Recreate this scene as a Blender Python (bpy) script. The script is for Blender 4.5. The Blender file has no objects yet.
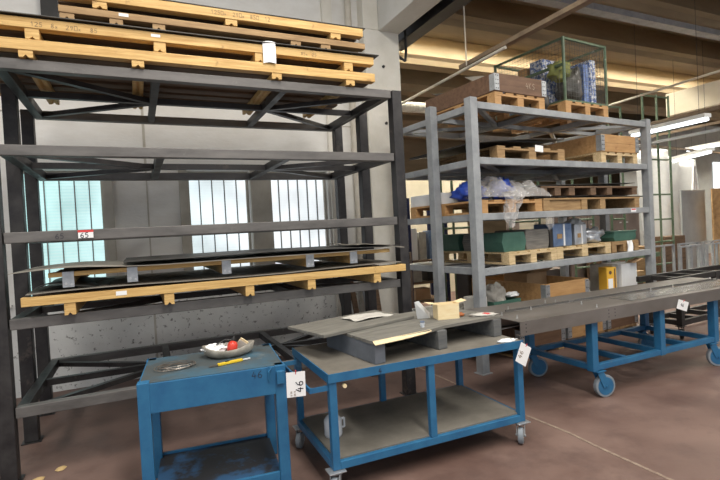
import bpy, math, random
from mathutils import Vector, Matrix, noise
random.seed(7)
C = bpy.context.scene.collection
PI = math.pi
rad = math.radians

# ---------------------------------------------------------------- materials
MATS = {}
def mat(name, col, col2=None, rough=.6, metal=0., scale=4., stretch=(1,1,1), detail=6., lo=.35, hi=.65, bump=0., bscale=40., col3=None, scale3=1.5, lo3=.55, hi3=.62, world=False, rough2=None, emit=None, es=0., alpha=None, trans=0.):
    if name in MATS: return MATS[name]
    m = bpy.data.materials.new(name); m.use_nodes = True
    nt = m.node_tree; N = nt.nodes; L = nt.links
    b = N['Principled BSDF']
    b.inputs['Roughness'].default_value = rough; b.inputs['Metallic'].default_value = metal
    b.inputs['Base Color'].default_value = (*col, 1)
    tc = N.new('ShaderNodeTexCoord'); mp = N.new('ShaderNodeMapping'); mp.inputs['Scale'].default_value = stretch
    L.new(tc.outputs['Object'], mp.inputs['Vector'])
    if col2:
        n = N.new('ShaderNodeTexNoise'); n.inputs['Scale'].default_value = scale; n.inputs['Detail'].default_value = detail
        n.inputs['Roughness'].default_value = .65
        L.new(mp.outputs[0], n.inputs['Vector'])
        r = N.new('ShaderNodeValToRGB'); r.color_ramp.elements[0].position = lo; r.color_ramp.elements[1].position = hi
        r.color_ramp.elements[0].color = (*col, 1); r.color_ramp.elements[1].color = (*col2, 1)
        L.new(n.outputs['Fac'], r.inputs['Fac']); out = r.outputs['Color']
        if col3:
            n3 = N.new('ShaderNodeTexNoise'); n3.inputs['Scale'].default_value = scale3; n3.inputs['Detail'].default_value = 8
            n3.inputs['Roughness'].default_value = .7
            L.new(tc.outputs['Object'], n3.inputs['Vector'])
            r3 = N.new('ShaderNodeValToRGB'); r3.color_ramp.elements[0].position = lo3; r3.color_ramp.elements[1].position = hi3
            L.new(n3.outputs['Fac'], r3.inputs['Fac'])
            mx = N.new('ShaderNodeMix'); mx.data_type = 'RGBA'
            L.new(r3.outputs['Color'], mx.inputs[0]); L.new(out, mx.inputs[6]); mx.inputs[7].default_value = (*col3, 1)
            out = mx.outputs[2]
        L.new(out, b.inputs['Base Color'])
        if rough2 is not None:
            mr = N.new('ShaderNodeMapRange'); mr.inputs['From Min'].default_value = .35; mr.inputs['From Max'].default_value = .65
            mr.inputs['To Min'].default_value = rough; mr.inputs['To Max'].default_value = rough2
            L.new(n.outputs['Fac'], mr.inputs['Value']); L.new(mr.outputs[0], b.inputs['Roughness'])
    if bump:
        nb = N.new('ShaderNodeTexNoise'); nb.inputs['Scale'].default_value = bscale; nb.inputs['Detail'].default_value = 5
        L.new(mp.outputs[0], nb.inputs['Vector'])
        bp = N.new('ShaderNodeBump'); bp.inputs['Strength'].default_value = bump; bp.inputs['Distance'].default_value = .02
        L.new(nb.outputs['Fac'], bp.inputs['Height']); L.new(bp.outputs[0], b.inputs['Normal'])
    if emit:
        b.inputs['Emission Color'].default_value = (*emit, 1); b.inputs['Emission Strength'].default_value = es
    if trans: b.inputs['Transmission Weight'].default_value = trans; b.inputs['IOR'].default_value = 1.2
    if alpha is not None: b.inputs['Alpha'].default_value = alpha
    MATS[name] = m
    return m

M = {}
M['floor'] = mat('floor_concrete', (.120,.070,.057), (.215,.14,.115), rough=.45, rough2=.75, scale=1.3, detail=10, lo=.3, hi=.72, bump=.08, bscale=25, col3=(.085,.05,.042), scale3=2.2, lo3=.50, hi3=.78)
M['joint'] = mat('floor_joint', (.33,.26,.2), (.2,.14,.11), rough=.8, scale=20)
M['wall'] = mat('wall_concrete', (.76,.74,.70), (.86,.85,.82), rough=.85, scale=1.6, detail=9, bump=.15, bscale=18, stretch=(1,1,2.5))
M['wall_peel'] = mat('wall_peeling_paint', (.70,.70,.68), (.82,.82,.80), rough=.8, scale=1.5, detail=9, bump=.2, bscale=14, col3=(.25,.24,.23), scale3=15, lo3=.575, hi3=.615)
M['jamb'] = mat('window_jamb', (.46,.43,.37), (.58,.55,.49), rough=.8, scale=3)  # frame colour, also used for the painted shade beside the windows
M['column'] = mat('column_concrete', (.72,.69,.61), (.84,.81,.74), rough=.8, scale=2, bump=.15, bscale=14)
M['beamc'] = mat('beam_concrete', (.60,.59,.55), (.70,.69,.66), rough=.8, scale=1.4, bump=.08)
M['ceil'] = mat('ceiling_tan_concrete', (.24,.185,.115), (.35,.275,.175), rough=.85, scale=1.1, detail=8, stretch=(.4,1.5,1.5), bump=.15, bscale=12)
M['skypane'] = mat('skylight_pane', (.9,.85,.7), emit=(1,.95,.80), es=52)
M['darksteel'] = mat('dark_mill_steel', (.028,.026,.028), (.065,.061,.060), rough=.38, rough2=.6, metal=.45, scale=5, detail=9, bump=.05, bscale=30, col3=(.12,.10,.088), scale3=6, lo3=.6, hi3=.72)
M['beamsteel'] = mat('paler_beam_steel', (.10,.094,.09), (.175,.165,.158), rough=.42, rough2=.62, metal=.2, scale=5, detail=9, stretch=(.5,2,2), bump=.05, bscale=30, col3=(.22,.21,.20), scale3=9, lo3=.62, hi3=.74)  # front and rear beams in a paler steel than the posts
M['greysteel'] = mat('grey_painted_steel', (.25,.265,.28), (.36,.375,.39), rough=.5, scale=5, detail=8, bump=.04, col3=(.17,.16,.15), scale3=8, lo3=.64, hi3=.72)
M['deck'] = mat('grimy_deck_sheet', (.15,.14,.13), (.25,.235,.215), rough=.6, metal=.3, scale=2.5, detail=8)
M['plate'] = mat('bare_steel_plate', (.22,.21,.20), (.32,.31,.30), rough=.16, rough2=.3, metal=.6, scale=3, detail=8, stretch=(.6,2,1), bump=.02)
M['channel'] = mat('channel_steel', (.155,.14,.125), (.22,.20,.185), rough=.33, rough2=.5, metal=.4, scale=3, detail=8, stretch=(.5,2,1))
M['sheetdark'] = mat('dark_steel_sheet', (.045,.044,.042), (.10,.095,.088), rough=.5, metal=.4, scale=3, detail=8)
M['sheetgrey'] = mat('dusty_steel_sheet', (.26,.235,.20), (.38,.35,.30), rough=.6, metal=.3, scale=3, detail=8)
M['pine'] = mat('yellow_pine', (.52,.30,.095), (.76,.51,.20), rough=.6, scale=4, detail=9, stretch=(.8,16,16), bump=.2, bscale=10, col3=(.30,.16,.055), scale3=7, lo3=.61, hi3=.72)
M['pine_old'] = mat('aged_pine', (.26,.155,.07), (.43,.28,.135), rough=.7, scale=3, detail=7, stretch=(1,10,10), bump=.1, bscale=10)
M['pine_light'] = mat('pale_pallet_wood', (.50,.36,.18), (.76,.59,.36), rough=.7, scale=5, detail=9, stretch=(1,10,10), bump=.1, bscale=10, col3=(.38,.25,.12), scale3=6, lo3=.62, hi3=.75)
M['wood_dark'] = mat('dark_weathered_wood', (.10,.06,.036), (.19,.115,.066), rough=.75, scale=3, detail=7, stretch=(1,8,8), bump=.12, bscale=10)
M['wood_brown'] = mat('brown_stained_board', (.115,.062,.036), (.19,.105,.062), rough=.65, scale=2.5, detail=7, stretch=(1,8,8))
M['wood_orange'] = mat('orange_pine_board', (.42,.23,.09), (.56,.33,.145), rough=.6, scale=3, detail=7, stretch=(1,8,8), col3=(.34,.16,.06), scale3=5, lo3=.6, hi3=.72)
M['zinc'] = mat('galvanised_plate', (.40,.42,.44), (.56,.58,.60), rough=.4, metal=.7, scale=20)
M['blue'] = mat('blue_paint', (.018,.115,.255), (.03,.165,.32), rough=.42, scale=6, detail=8, col3=(.11,.15,.18), scale3=9, lo3=.64, hi3=.70, bump=.02)
M['blue_worn'] = mat('worn_blue_top', (.07,.085,.09), (.055,.12,.17), rough=.55, scale=3.2, detail=9, lo=.45, hi=.62, col3=(.20,.22,.22), scale3=5, lo3=.6, hi3=.75)
M['blue_tray'] = mat('dirty_blue_tray', (.028,.028,.032), (.035,.10,.21), rough=.45, scale=4, detail=8, lo=.5, hi=.6)
M['tabletop'] = mat('dusty_grey_board', (.13,.118,.098), (.22,.20,.17), rough=.7, scale=2.2, detail=9, bump=.05, bscale=20)
M['greywood'] = mat('grey_painted_wood', (.09,.095,.10), (.15,.15,.145), rough=.75, scale=4, detail=8, stretch=(1,6,6), bump=.15, bscale=15)
M['greytop'] = mat('grey_dusty_plank', (.13,.125,.11), (.21,.20,.175), rough=.75, scale=4, detail=8, stretch=(1,6,6), bump=.1, bscale=15)
M['greyside'] = mat('slate_painted_wood', (.105,.118,.14), (.16,.175,.20), rough=.7, scale=5, detail=8)
M['splinter'] = mat('fresh_split_wood', (.80,.62,.34), (.88,.74,.48), rough=.7, scale=8, stretch=(1,8,8))
M['paper'] = mat('white_paper', (.86,.86,.86), (.92,.92,.92), rough=.8, scale=3)
M['dirtypaper'] = mat('dusty_paper', (.50,.48,.44), (.62,.60,.55), rough=.85, scale=4)
M['ink'] = mat('black_ink', (.02,.02,.035), rough=.6)
M['fadedink'] = mat('faded_pen', (.22,.15,.09), rough=.7)
M['chalk'] = mat('chalk', (.36,.28,.21), rough=.9)
M['redlabel'] = mat('red_label', (.65,.05,.05), rough=.5)
M['red'] = mat('red_plastic', (.62,.045,.025), rough=.3)
M['yellow'] = mat('yellow_plastic', (.80,.55,.03), rough=.4)
M['yellowbox'] = mat('yellow_card', (.78,.42,.04), (.85,.50,.06), rough=.6, scale=6)
M['rubber'] = mat('grey_rubber', (.20,.23,.26), (.28,.31,.34), rough=.7, scale=10)
M['blackrub'] = mat('black_rubber', (.03,.03,.03), rough=.7)
M['black'] = mat('black_paint', (.014,.013,.013), (.03,.028,.027), rough=.5, scale=5)
M['wire'] = mat('rusty_wire', (.17,.14,.12), (.30,.27,.24), rough=.4, metal=.7, scale=20)
M['pin'] = mat('bright_pin', (.62,.62,.62), rough=.35, metal=.7)
M['green'] = mat('green_paint', (.040,.110,.082), (.065,.155,.118), rough=.5, scale=5)
M['greenpole'] = mat('green_tube_paint', (.055,.10,.05), (.13,.18,.11), rough=.5, scale=12, stretch=(1,1,.4), col3=(.35,.36,.32), scale3=9, lo3=.6, hi3=.7)
M['bale'] = mat('grey_board_bale', (.13,.125,.115), (.24,.225,.205), rough=.8, scale=3, stretch=(1,1,26), detail=3)
M['foil'] = mat('silver_foil', (.42,.44,.47), (.62,.64,.68), rough=.28, metal=.65, scale=6, bump=.6, bscale=9)
M['foilblue'] = mat('blue_foil', (.11,.17,.30), (.22,.30,.46), rough=.3, metal=.5, scale=5, bump=.5, bscale=8)
M['wrap'] = mat('clear_wrap', (.60,.58,.57), (.80,.78,.77), rough=.12, scale=5, bump=.8, bscale=9, alpha=.22)
M['bluewrap'] = mat('blue_bag', (.015,.05,.36), (.05,.11,.5), rough=.3, scale=5, bump=.6, bscale=9)
M['whitepl'] = mat('white_plastic', (.72,.73,.74), (.82,.83,.84), rough=.45, scale=4)
M['rag'] = mat('grey_cloth', (.32,.30,.27), (.46,.44,.40), rough=.9, scale=8, bump=.4, bscale=20)
M['tray'] = mat('grimy_tray', (.17,.155,.13), (.40,.37,.32), rough=.6, scale=9, detail=8)
M['card'] = mat('cardboard', (.42,.27,.15), (.52,.35,.21), rough=.8, scale=4)
M['cream'] = mat('cream_wall', (.58,.52,.39), (.68,.62,.49), rough=.8, scale=1.2)
M['creamdk'] = mat('cream_beam', (.60,.53,.40), (.68,.62,.50), rough=.8, scale=1.2)
M['whitewall'] = mat('white_back_wall', (.62,.60,.56), (.72,.70,.66), rough=.8, scale=.8)
M['tarp'] = mat('white_tarpaulin', (.46,.47,.48), (.58,.59,.60), rough=.55, scale=2, bump=.7, bscale=3)
M['panelgrey'] = mat('grey_partition', (.30,.31,.31), (.38,.39,.39), rough=.8, scale=2)
M['panelbrown'] = mat('brown_grey_cabinet', (.17,.13,.11), (.24,.19,.165), rough=.7, scale=2)
M['osb'] = mat('osb_board', (.42,.24,.10), (.58,.36,.16), rough=.8, scale=9, detail=8, lo=.4, hi=.6, col3=(.28,.14,.05), scale3=6, lo3=.6, hi3=.68)
M['tube'] = mat('lit_tube', (1,1,1), emit=(.86,.93,1), es=3.5)
M['fixture'] = mat('fixture_white', (.70,.70,.68), rough=.5)
M['pipe'] = mat('pale_pipe', (.55,.50,.42), (.64,.60,.52), rough=.6, scale=5)
M['rustpipe'] = mat('brown_tray', (.16,.11,.07), (.26,.19,.12), rough=.6, scale=6)
M['duct'] = mat('ribbed_duct', (.58,.55,.48), (.66,.63,.57), rough=.5, scale=6)
M['olive'] = mat('olive_bag', (.17,.19,.05), (.27,.28,.09), rough=.75, scale=6, bump=.4, bscale=8)
M['darkbag'] = mat('dark_bag', (.055,.05,.045), (.12,.11,.10), rough=.35, scale=6, bump=.6, bscale=8)
M['bluecrate'] = mat('blue_crate', (.10,.17,.42), (.32,.42,.66), rough=.5, scale=14, lo=.45, hi=.6)
M['navy'] = mat('navy_paint', (.012,.018,.07), rough=.45)
M['cagebox'] = mat('bottle_rows', (.10,.17,.42), (.70,.72,.78), rough=.4, scale=22, detail=1, lo=.45, hi=.55)
M['orange'] = mat('orange_bin', (.5,.16,.05), rough=.6)
M['meshwire'] = mat('cage_wire', (.15,.16,.14), rough=.5, metal=.4)
M['windowlit'] = mat('far_window_pane', (.9,.9,.9), emit=(.9,.95,1), es=1.3)
M['leaf'] = mat('dry_leaf', (.50,.34,.15), (.62,.45,.22), rough=.8, scale=10)
M['glasspl'] = mat('clear_jug', (.62,.66,.72), (.78,.82,.88), rough=.15, scale=9, bump=.4, bscale=12, alpha=.75)

def pane_material():
    m = bpy.data.materials.new('frosted_window_glass'); m.use_nodes = True
    nt = m.node_tree; N = nt.nodes; L = nt.links; b = N['Principled BSDF']
    b.inputs['Base Color'].default_value = (.5,.6,.6,1); b.inputs['Roughness'].default_value = .25
    tc = N.new('ShaderNodeTexCoord'); sp = N.new('ShaderNodeSeparateXYZ')
    L.new(tc.outputs['Object'], sp.inputs[0])
    # daylight seen through reeded glass: brighter sky at the top, a darker, greener yard to the left and below
    n = N.new('ShaderNodeTexNoise'); n.inputs['Scale'].default_value = 1.6; n.inputs['Detail'].default_value = 4
    L.new(tc.outputs['Object'], n.inputs['Vector'])
    mr = N.new('ShaderNodeMapRange'); mr.inputs['From Min'].default_value = -1.6; mr.inputs['From Max'].default_value = 1.6
    L.new(sp.outputs['X'], mr.inputs['Value'])
    r = N.new('ShaderNodeValToRGB')
    r.color_ramp.elements[0].position = 0; r.color_ramp.elements[0].color = (.30,.66,.62,1)
    r.color_ramp.elements[1].position = 1; r.color_ramp.elements[1].color = (.93,.97,1,1)
    e = r.color_ramp.elements.new(.38); e.color = (.62,.92,.92,1)
    e = r.color_ramp.elements.new(.62); e.color = (.80,.95,.99,1)
    L.new(mr.outputs[0], r.inputs['Fac'])
    L.new(r.outputs['Color'], b.inputs['Emission Color'])
    w = N.new('ShaderNodeTexWave'); w.wave_type = 'BANDS'; w.bands_direction = 'Z'; w.inputs['Scale'].default_value = 9; w.inputs['Distortion'].default_value = .4
    L.new(tc.outputs['Object'], w.inputs['Vector'])
    ms = N.new('ShaderNodeMath'); ms.operation = 'MULTIPLY_ADD'; ms.inputs[1].default_value = .16; L.new(w.outputs['Fac'], ms.inputs[0])
    mn = N.new('ShaderNodeMapRange'); mn.inputs['From Min'].default_value = .35; mn.inputs['From Max'].default_value = .65
    mn.inputs['To Min'].default_value = .62; mn.inputs['To Max'].default_value = 1.05
    L.new(n.outputs['Fac'], mn.inputs['Value']); L.new(mn.outputs[0], ms.inputs[2])
    L.new(ms.outputs[0], b.inputs['Emission Strength'])
    return m
M['pane'] = pane_material()

# ---------------------------------------------------------------- mesh builder
class MB:
    def __init__(s): s.v = []; s.f = []; s.smooth = False
    def add(s, vs, fs):
        o = len(s.v); s.v += [tuple(v) for v in vs]; s.f += [tuple(i+o for i in f) for f in fs]; return s
    def box(s, a, b):
        x0,y0,z0 = a; x1,y1,z1 = b
        return s.add([(x0,y0,z0),(x1,y0,z0),(x1,y1,z0),(x0,y1,z0),(x0,y0,z1),(x1,y0,z1),(x1,y1,z1),(x0,y1,z1)],
              [(3,2,1,0),(4,5,6,7),(0,1,5,4),(1,2,6,5),(2,3,7,6),(3,0,4,7)])
    def bar(s, p, q, w, h, up=(0,0,1)):     # box section from p to q, w across, h along up
        p = Vector(p); q = Vector(q); d = (q-p).normalized(); up = Vector(up)
        if abs(d.dot(up)) > .98: up = Vector((0,1,0))
        x = d.cross(up).normalized(); u = x.cross(d).normalized()
        vs = []
        for c in (p, q):
            for sx, sz in ((-1,-1),(1,-1),(1,1),(-1,1)): vs.append(c + x*sx*w/2 + u*sz*h/2)
        return s.add(vs, [(0,1,2,3),(7,6,5,4),(0,4,5,1),(1,5,6,2),(2,6,7,3),(3,7,4,0)])
    def tube(s, p, q, r, n=10, r2=None, caps=True):
        p = Vector(p); q = Vector(q); r2 = r if r2 is None else r2
        d = (q-p).normalized(); up = Vector((0,0,1)) if abs(d.z) < .95 else Vector((0,1,0))
        x = d.cross(up).normalized(); u = x.cross(d)
        vs = [p+(x*math.cos(2*PI*i/n)+u*math.sin(2*PI*i/n))*r for i in range(n)] + [q+(x*math.cos(2*PI*i/n)+u*math.sin(2*PI*i/n))*r2 for i in range(n)]
        fs = [(i,(i+1)%n,n+(i+1)%n,n+i) for i in range(n)]
        if caps: fs += [tuple(range(n))[::-1], tuple(range(n,2*n))]
        return s.add(vs, fs)
    def path(s, pts, r, n=8):
        for a, b in zip(pts, pts[1:]): s.tube(a, b, r, n)
        return s
    def prism(s, poly, axis, a, b):          # poly of 2-D points extruded along axis
        k = len(poly)
        def P(t, u, v): return {'x':(t,u,v),'y':(u,t,v),'z':(u,v,t)}[axis]
        vs = [P(a,*p) for p in poly] + [P(b,*p) for p in poly]
        return s.add(vs, [(i,(i+1)%k,k+(i+1)%k,k+i) for i in range(k)] + [tuple(range(k))[::-1], tuple(range(k,2*k))])
    def lathe(s, prof, n=24, c=(0,0,0)):
        k = len(prof); vs = []
        for r, z in prof:
            for i in range(n): vs.append((c[0]+r*math.cos(2*PI*i/n), c[1]+r*math.sin(2*PI*i/n), c[2]+z))
        fs = [(j*n+i, j*n+(i+1)%n, (j+1)*n+(i+1)%n, (j+1)*n+i) for j in range(k-1) for i in range(n)]
        fs += [tuple(range(n))[::-1], tuple((k-1)*n+i for i in range(n))]
        return s.add(vs, fs)
    def grid(s, fn, nu, nv, th):             # solid sheet; fn(u,v) -> point
        top = [[Vector(fn(i/nu, j/nv)) for j in range(nv+1)] for i in range(nu+1)]
        o = len(s.v); W = nv+1; T = (nu+1)*W
        s.v += [tuple(p) for row in top for p in row] + [(p.x,p.y,p.z-th) for row in top for p in row]
        for i in range(nu):
            for j in range(nv):
                a,b,c,d = i*W+j,(i+1)*W+j,(i+1)*W+j+1,i*W+j+1
                s.f.append((o+a,o+b,o+c,o+d)); s.f.append((o+T+d,o+T+c,o+T+b,o+T+a))
        for i in range(nu):
            for j, fl in ((0,0),(nv,1)):
                a,b = i*W+j,(i+1)*W+j; q = (o+a,o+T+a,o+T+b,o+b); s.f.append(q if not fl else q[::-1])
        for j in range(nv):
            for i, fl in ((0,1),(nu,0)):
                a,b = i*W+j,i*W+j+1; q = (o+a,o+T+a,o+T+b,o+b); s.f.append(q if not fl else q[::-1])
        return s
    def blob(s, c, r, seed=0, amp=.3, freq=2.2, nu=26, nv=16, flat=None):
        c = Vector(c); o = len(s.v)
        for j in range(nv+1):
            th = PI*j/nv
            for i in range(nu):
                ph = 2*PI*i/nu; d = Vector((math.sin(th)*math.cos(ph), math.sin(th)*math.sin(ph), math.cos(th)))
                k = 1 + amp*noise.noise(d*freq+Vector((seed*7.3,seed*3.1,0))) + amp*.6*noise.noise(d*freq*3+Vector((0,seed*5.1,9)))
                p = Vector((d.x*r[0]*k, d.y*r[1]*k, d.z*r[2]*k))
                if flat is not None: p.z = max(p.z, -flat)
                s.v.append(tuple(c+p))
        for j in range(nv):
            for i in range(nu):
                s.f.append((o+j*nu+i, o+(j+1)*nu+i, o+(j+1)*nu+(i+1)%nu, o+j*nu+(i+1)%nu))
        return s
    def build(s, name, m, parent=None, bevel=0, smooth=False, loc=None, rot=None):
        me = bpy.data.meshes.new(name); me.from_pydata(s.v, [], s.f); me.validate(); me.update()
        me.materials.append(M[m] if isinstance(m, str) else m)
        if smooth:
            for p in me.polygons: p.use_smooth = True
        o = bpy.data.objects.new(name, me); C.objects.link(o)
        if parent: o.parent = parent
        if loc: o.location = loc
        if rot: o.rotation_euler = rot
        if bevel:
            b = o.modifiers.new('bevel', 'BEVEL'); b.width = bevel; b.segments = 2; b.limit_method = 'ANGLE'; b.harden_normals = False
        return o

def tag(o, label, cat, group=None, kind=None):
    o['label'] = label; o['category'] = cat
    if group: o['group'] = group
    if kind: o['kind'] = kind
    return o
def thing(name, label, cat, loc=(0,0,0), rotz=0, group=None):
    o = bpy.data.objects.new(name, None); C.objects.link(o); o.empty_display_size = .1
    o.location = loc; o.rotation_euler = (0,0,rotz); tag(o, label, cat, group); return o
def struct(name, mb, m, bevel=0, label=None):
    o = mb.build(name, m, None, bevel); o['kind'] = 'structure'
    return o
def box(name, a, b, m, parent=None, bevel=0): return MB().box(a, b).build(name, m, parent, bevel)
def kids(o): return [x for x in C.objects if x.parent == o]
def dup(root, loc, rotz, label, group=None):
    r = root.copy(); C.objects.link(r); r.location = loc; r.rotation_euler = (0,0,rotz); r['label'] = label
    if group: r['group'] = group
    for ch in kids(root):
        c = ch.copy(); C.objects.link(c); c.parent = r
        for g in kids(ch):
            d = g.copy(); C.objects.link(d); d.parent = c
    return r

GLY = {'0':[[(0,0),(.6,0),(.6,1),(0,1),(0,0)]],'1':[[(.1,.75),(.35,1),(.35,0)]],'2':[[(0,.8),(.3,1),(.6,.75),(0,0),(.6,0)]],'4':[[(.35,1),(0,.35),(.6,.35)],[(.45,.7),(.4,-.05)]],
 '6':[[(.5,1),(.15,.7),(0,.3),(.15,0),(.45,0),(.55,.3),(.35,.5),(.05,.38)]],'5':[[(.55,1),(.12,1),(.06,.55),(.4,.6),(.55,.3),(.35,0),(0,.08)]],
 '3':[[(0,.9),(.3,1),(.5,.75),(.2,.52),(.55,.3),(.3,0),(0,.1)]],'8':[[(.3,.5),(.05,.75),(.3,1),(.55,.75),(.3,.5),(0,.25),(.3,0),(.6,.25),(.3,.5)]],
 'x':[[(0,.5),(.4,0)],[(.4,.5),(0,0)]],'K':[[(0,0),(0,1)],[(.5,1),(0,.5),(.5,0)]],'S':[[(.55,.9),(.2,1),(.05,.7),(.5,.35),(.35,0),(0,.1)]],' ':[], '9':[[(.5,.6),(.15,.5),(.05,.8),(.3,1),(.5,.85),(.45,.3),(.2,0)]]}
def writing(name, text, m, parent, origin, ux, uy, h, th=.12, lift=.0006):
    """hand-drawn figures as thin raised strokes; ux, uy are unit vectors of the surface"""
    ux = Vector(ux).normalized(); uy = Vector(uy).normalized(); n = ux.cross(uy); o = Vector(origin)
    b = MB(); x = 0
    for ch in text:
        for st in GLY[ch]:
            pts = [o + ux*(x+px)*h + uy*py*h + n*lift for px, py in st]
            for a, c in zip(pts, pts[1:]): b.bar(a, c, th*h, .0012, up=n)
        x += .85
    return b.build(name, m, parent)

# ---------------------------------------------------------------- pallets
def long_pallet(label, x0, x1, y0, depth, z0, sh, bh, sx, m='pine', group=None, brackets=False, sw=.085, nplank=6, cap=None):
    """long stillage pallet: stringers running back, deck boards running across; origin at its front left foot"""
    t = thing('long_pallet', label, 'pallet', (x0, y0, z0), 0, group)
    w = x1-x0
    for s in sx:
        a = s-x0
        b = MB(); n = .018
        b.prism([(a-sw/2,0),(a-sw/5,0),(a,n),(a+sw/5,0),(a+sw/2,0),(a+sw/2,sh),(a-sw/2,sh)], 'y', .0, depth)
        st = b.build('stringer', m, t, .003)
        if brackets:
            MB().box((a-sw/2-.006,-.012,0.0),(a+sw/2+.006,-.001,sh+bh+.008)).box((a-sw/2-.006,-.012,sh+bh+.001),(a+sw/2+.006,.05,sh+bh+.008)).build('metal_bracket','zinc',st)
            MB().tube((a-.015,-.016,sh*.35),(a-.015,-.01,sh*.35),.009).tube((a+.02,-.016,sh*.25),(a+.02,-.01,sh*.25),.009).build('bolt','pin',st)
    MB().box((0,-.006,sh),(w,.075,sh+bh)).build('front_board', m, t, .003)
    MB().box((0,depth-.075,sh),(w,depth,sh+bh)).build('rear_board', m, t, .003)
    for i in range(nplank):
        y = .11+(depth-.3)*i/(nplank-1)
        MB().box((.01*(i%2),y,sh+bh*.1),(w-.015*((i+1)%2),y+.12,sh+min(bh,.024)+bh*.1)).build('deck_board','wood_dark' if m == 'pine' else m, t)
    return t

def euro_pallet(label, L, D, m, loc, rz, group=None, h=.144, rows=3):
    """nine block pallet, L across the front and D deep, origin at front left foot"""
    t = thing('pallet', label, 'pallet', loc, rz, group)
    bw = .1 if L < 1 else .12
    bz0, bz1 = .022*h/.144, h-.044*h/.144
    xs = [0, L/2-bw/2, L-bw]; ys = [0, D/2-.06, D-.12]
    for x in xs:
        MB().box((x,0,0),(x+bw,D,bz0)).build('bottom_board', m, t, .002)
        for y in ys: MB().box((x,y+.002,bz0),(x+bw,y+.12,bz1)).build('block', m, t, .003)
    for y in ys: MB().box((0,y,bz1),(L,y+.12,bz1+(h-bz1)/2)).build('cross_board', m, t, .002)
    n = 5
    for i in range(n):
        x = (L-.13)*i/(n-1)
        MB().box((x,0,bz1+(h-bz1)/2),(x+.125,D,h)).build('top_board', m, t, .002)
    return t

def collar(label, name, L, D, z0, h, m, loc, rz, plates=True, boards=1, platem='zinc'):
    """hinged wooden pallet collar standing on a pallet"""
    t = thing(name, label, 'crate', (loc[0],loc[1],loc[2]+z0), rz)
    th = .022
    for k in range(boards):
        a, b = h*k/boards+.001, h*(k+1)/boards-.001
        MB().box((0,0,a),(L,th,b)).build('front_board', m, t, .002)
        MB().box((0,D-th,a),(L,D,b)).build('rear_board', m, t, .002)
        MB().box((0,th,a),(th,D-th,b)).build('side_board', m, t, .002)
        MB().box((L-th,th,a),(L,D-th,b)).build('side_board', m, t, .002)
    if plates:
        for x, s in ((0,1),(L,-1)):
            b = MB()
            xa, xb = sorted((x-s*.004, x+s*.07))
            b.box((xa,-.005,.01),(xb,-.0005,h-.01))
            xa, xb = sorted((x-s*.005, x-s*.0005))
            b.box((xa,-.005,.01),(xb,.07,h-.01))
            q = b.build('corner_plate', platem, t)
            bb = MB()
            for zz in [.03+i*(h-.06)/3 for i in range(4)]:
                for dx in (.02,.05): bb.tube((x+s*dx,-.009,zz),(x+s*dx,-.004,zz),.006,6)
            bb.build('rivet','blackrub',q)
    return t

def tagcard(label, pts, m='paper', nw='46', wo=None, rotate=True, h=.05, cat='tag'):
    """hanging card; pts = three corners: top-left, top-right, bottom-left"""
    a,b,c = map(Vector, pts); ux = (b-a); uy = (a-c); n = ux.cross(uy).normalized()
    t = thing('paper_tag', label, cat, tuple(a))
    th = .001
    q = [Vector((0,0,0)), ux, ux-uy, -uy]
    vs = q + [p - n*th for p in q]
    MB().add(vs, [(3,2,1,0)[::-1],(4,5,6,7)[::-1],(0,1,5,4),(1,2,6,5),(2,3,7,6),(3,0,4,7)]).build('card', m, t)
    s = .5*(ux)+(-.02)*uy.normalized()
    MB().tube(s-n*.004, s+n*.004+uy.normalized()*.03, .003, 6).build('hook', 'redlabel', t)
    return t, ux.normalized(), uy.normalized(), n

# ================================================================ THE SETTING
struct('floor', MB().box((-7,-6,-.1),(24,20,0)), 'floor')
j = MB()
jp = [(2.84,-6),(2.828,1.9),(2.831,2.32),(2.85,2.6),(2.825,3.03),(2.83,6.1)]
for a, b in zip(jp, jp[1:]): j.bar((a[0],a[1],.001),(b[0],b[1],.001),.022,.004)
struct('trim_1', j, 'joint')
# wall behind the dark rack with three reeded-glass windows
WY = 6.2; WB, WT = 1.0, 2.44
wins = [(-2.6,-1.27),(-1.2,-.32),(.59,1.35),(1.625,2.43)]
w = MB(); 
xs = [-7]+[v for p in wins for v in p]+[3.02]
for i in range(0, len(xs), 2): w.box((xs[i],WY,WB),(xs[i+1],WY+.3,WT))
w.box((-7,WY,WT),(3.02,WY+.3,6.2))
struct('wall_back', w, 'wall')
struct('wall_back_lower', MB().box((-7,WY-.001,0),(3.02,WY+.3,WB)), 'wall_peel')
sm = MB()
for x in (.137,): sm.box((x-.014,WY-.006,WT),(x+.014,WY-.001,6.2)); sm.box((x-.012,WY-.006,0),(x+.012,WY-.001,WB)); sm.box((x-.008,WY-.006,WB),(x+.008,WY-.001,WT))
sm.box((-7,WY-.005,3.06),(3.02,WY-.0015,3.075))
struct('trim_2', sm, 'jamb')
for k, (a, b) in enumerate(wins):
    wn = MB().box((a,WY+.12,WB),(b,WY+.125,WT)).build('window_%d' % (k+1), 'pane'); wn['kind'] = 'structure'
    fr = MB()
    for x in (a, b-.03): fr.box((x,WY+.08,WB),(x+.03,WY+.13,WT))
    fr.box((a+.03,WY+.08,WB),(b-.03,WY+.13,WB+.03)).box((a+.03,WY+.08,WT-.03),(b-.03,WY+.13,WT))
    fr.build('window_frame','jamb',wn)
    n = max(2, round((b-a)/.145)); bars = MB()
    for i in range(1, n):
        x = a+(b-a)*i/n; bars.box((x-.006,WY+.09,WB+.03),(x+.006,WY+.119,WT-.03))
    bars.build('glazing_bars','panelgrey',wn)
    MB().box((a-.02,WY-.03,WB-.03),(b+.02,WY+.12,WB)).build('window_sill','wall',wn)
pil_shade = MB()
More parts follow.
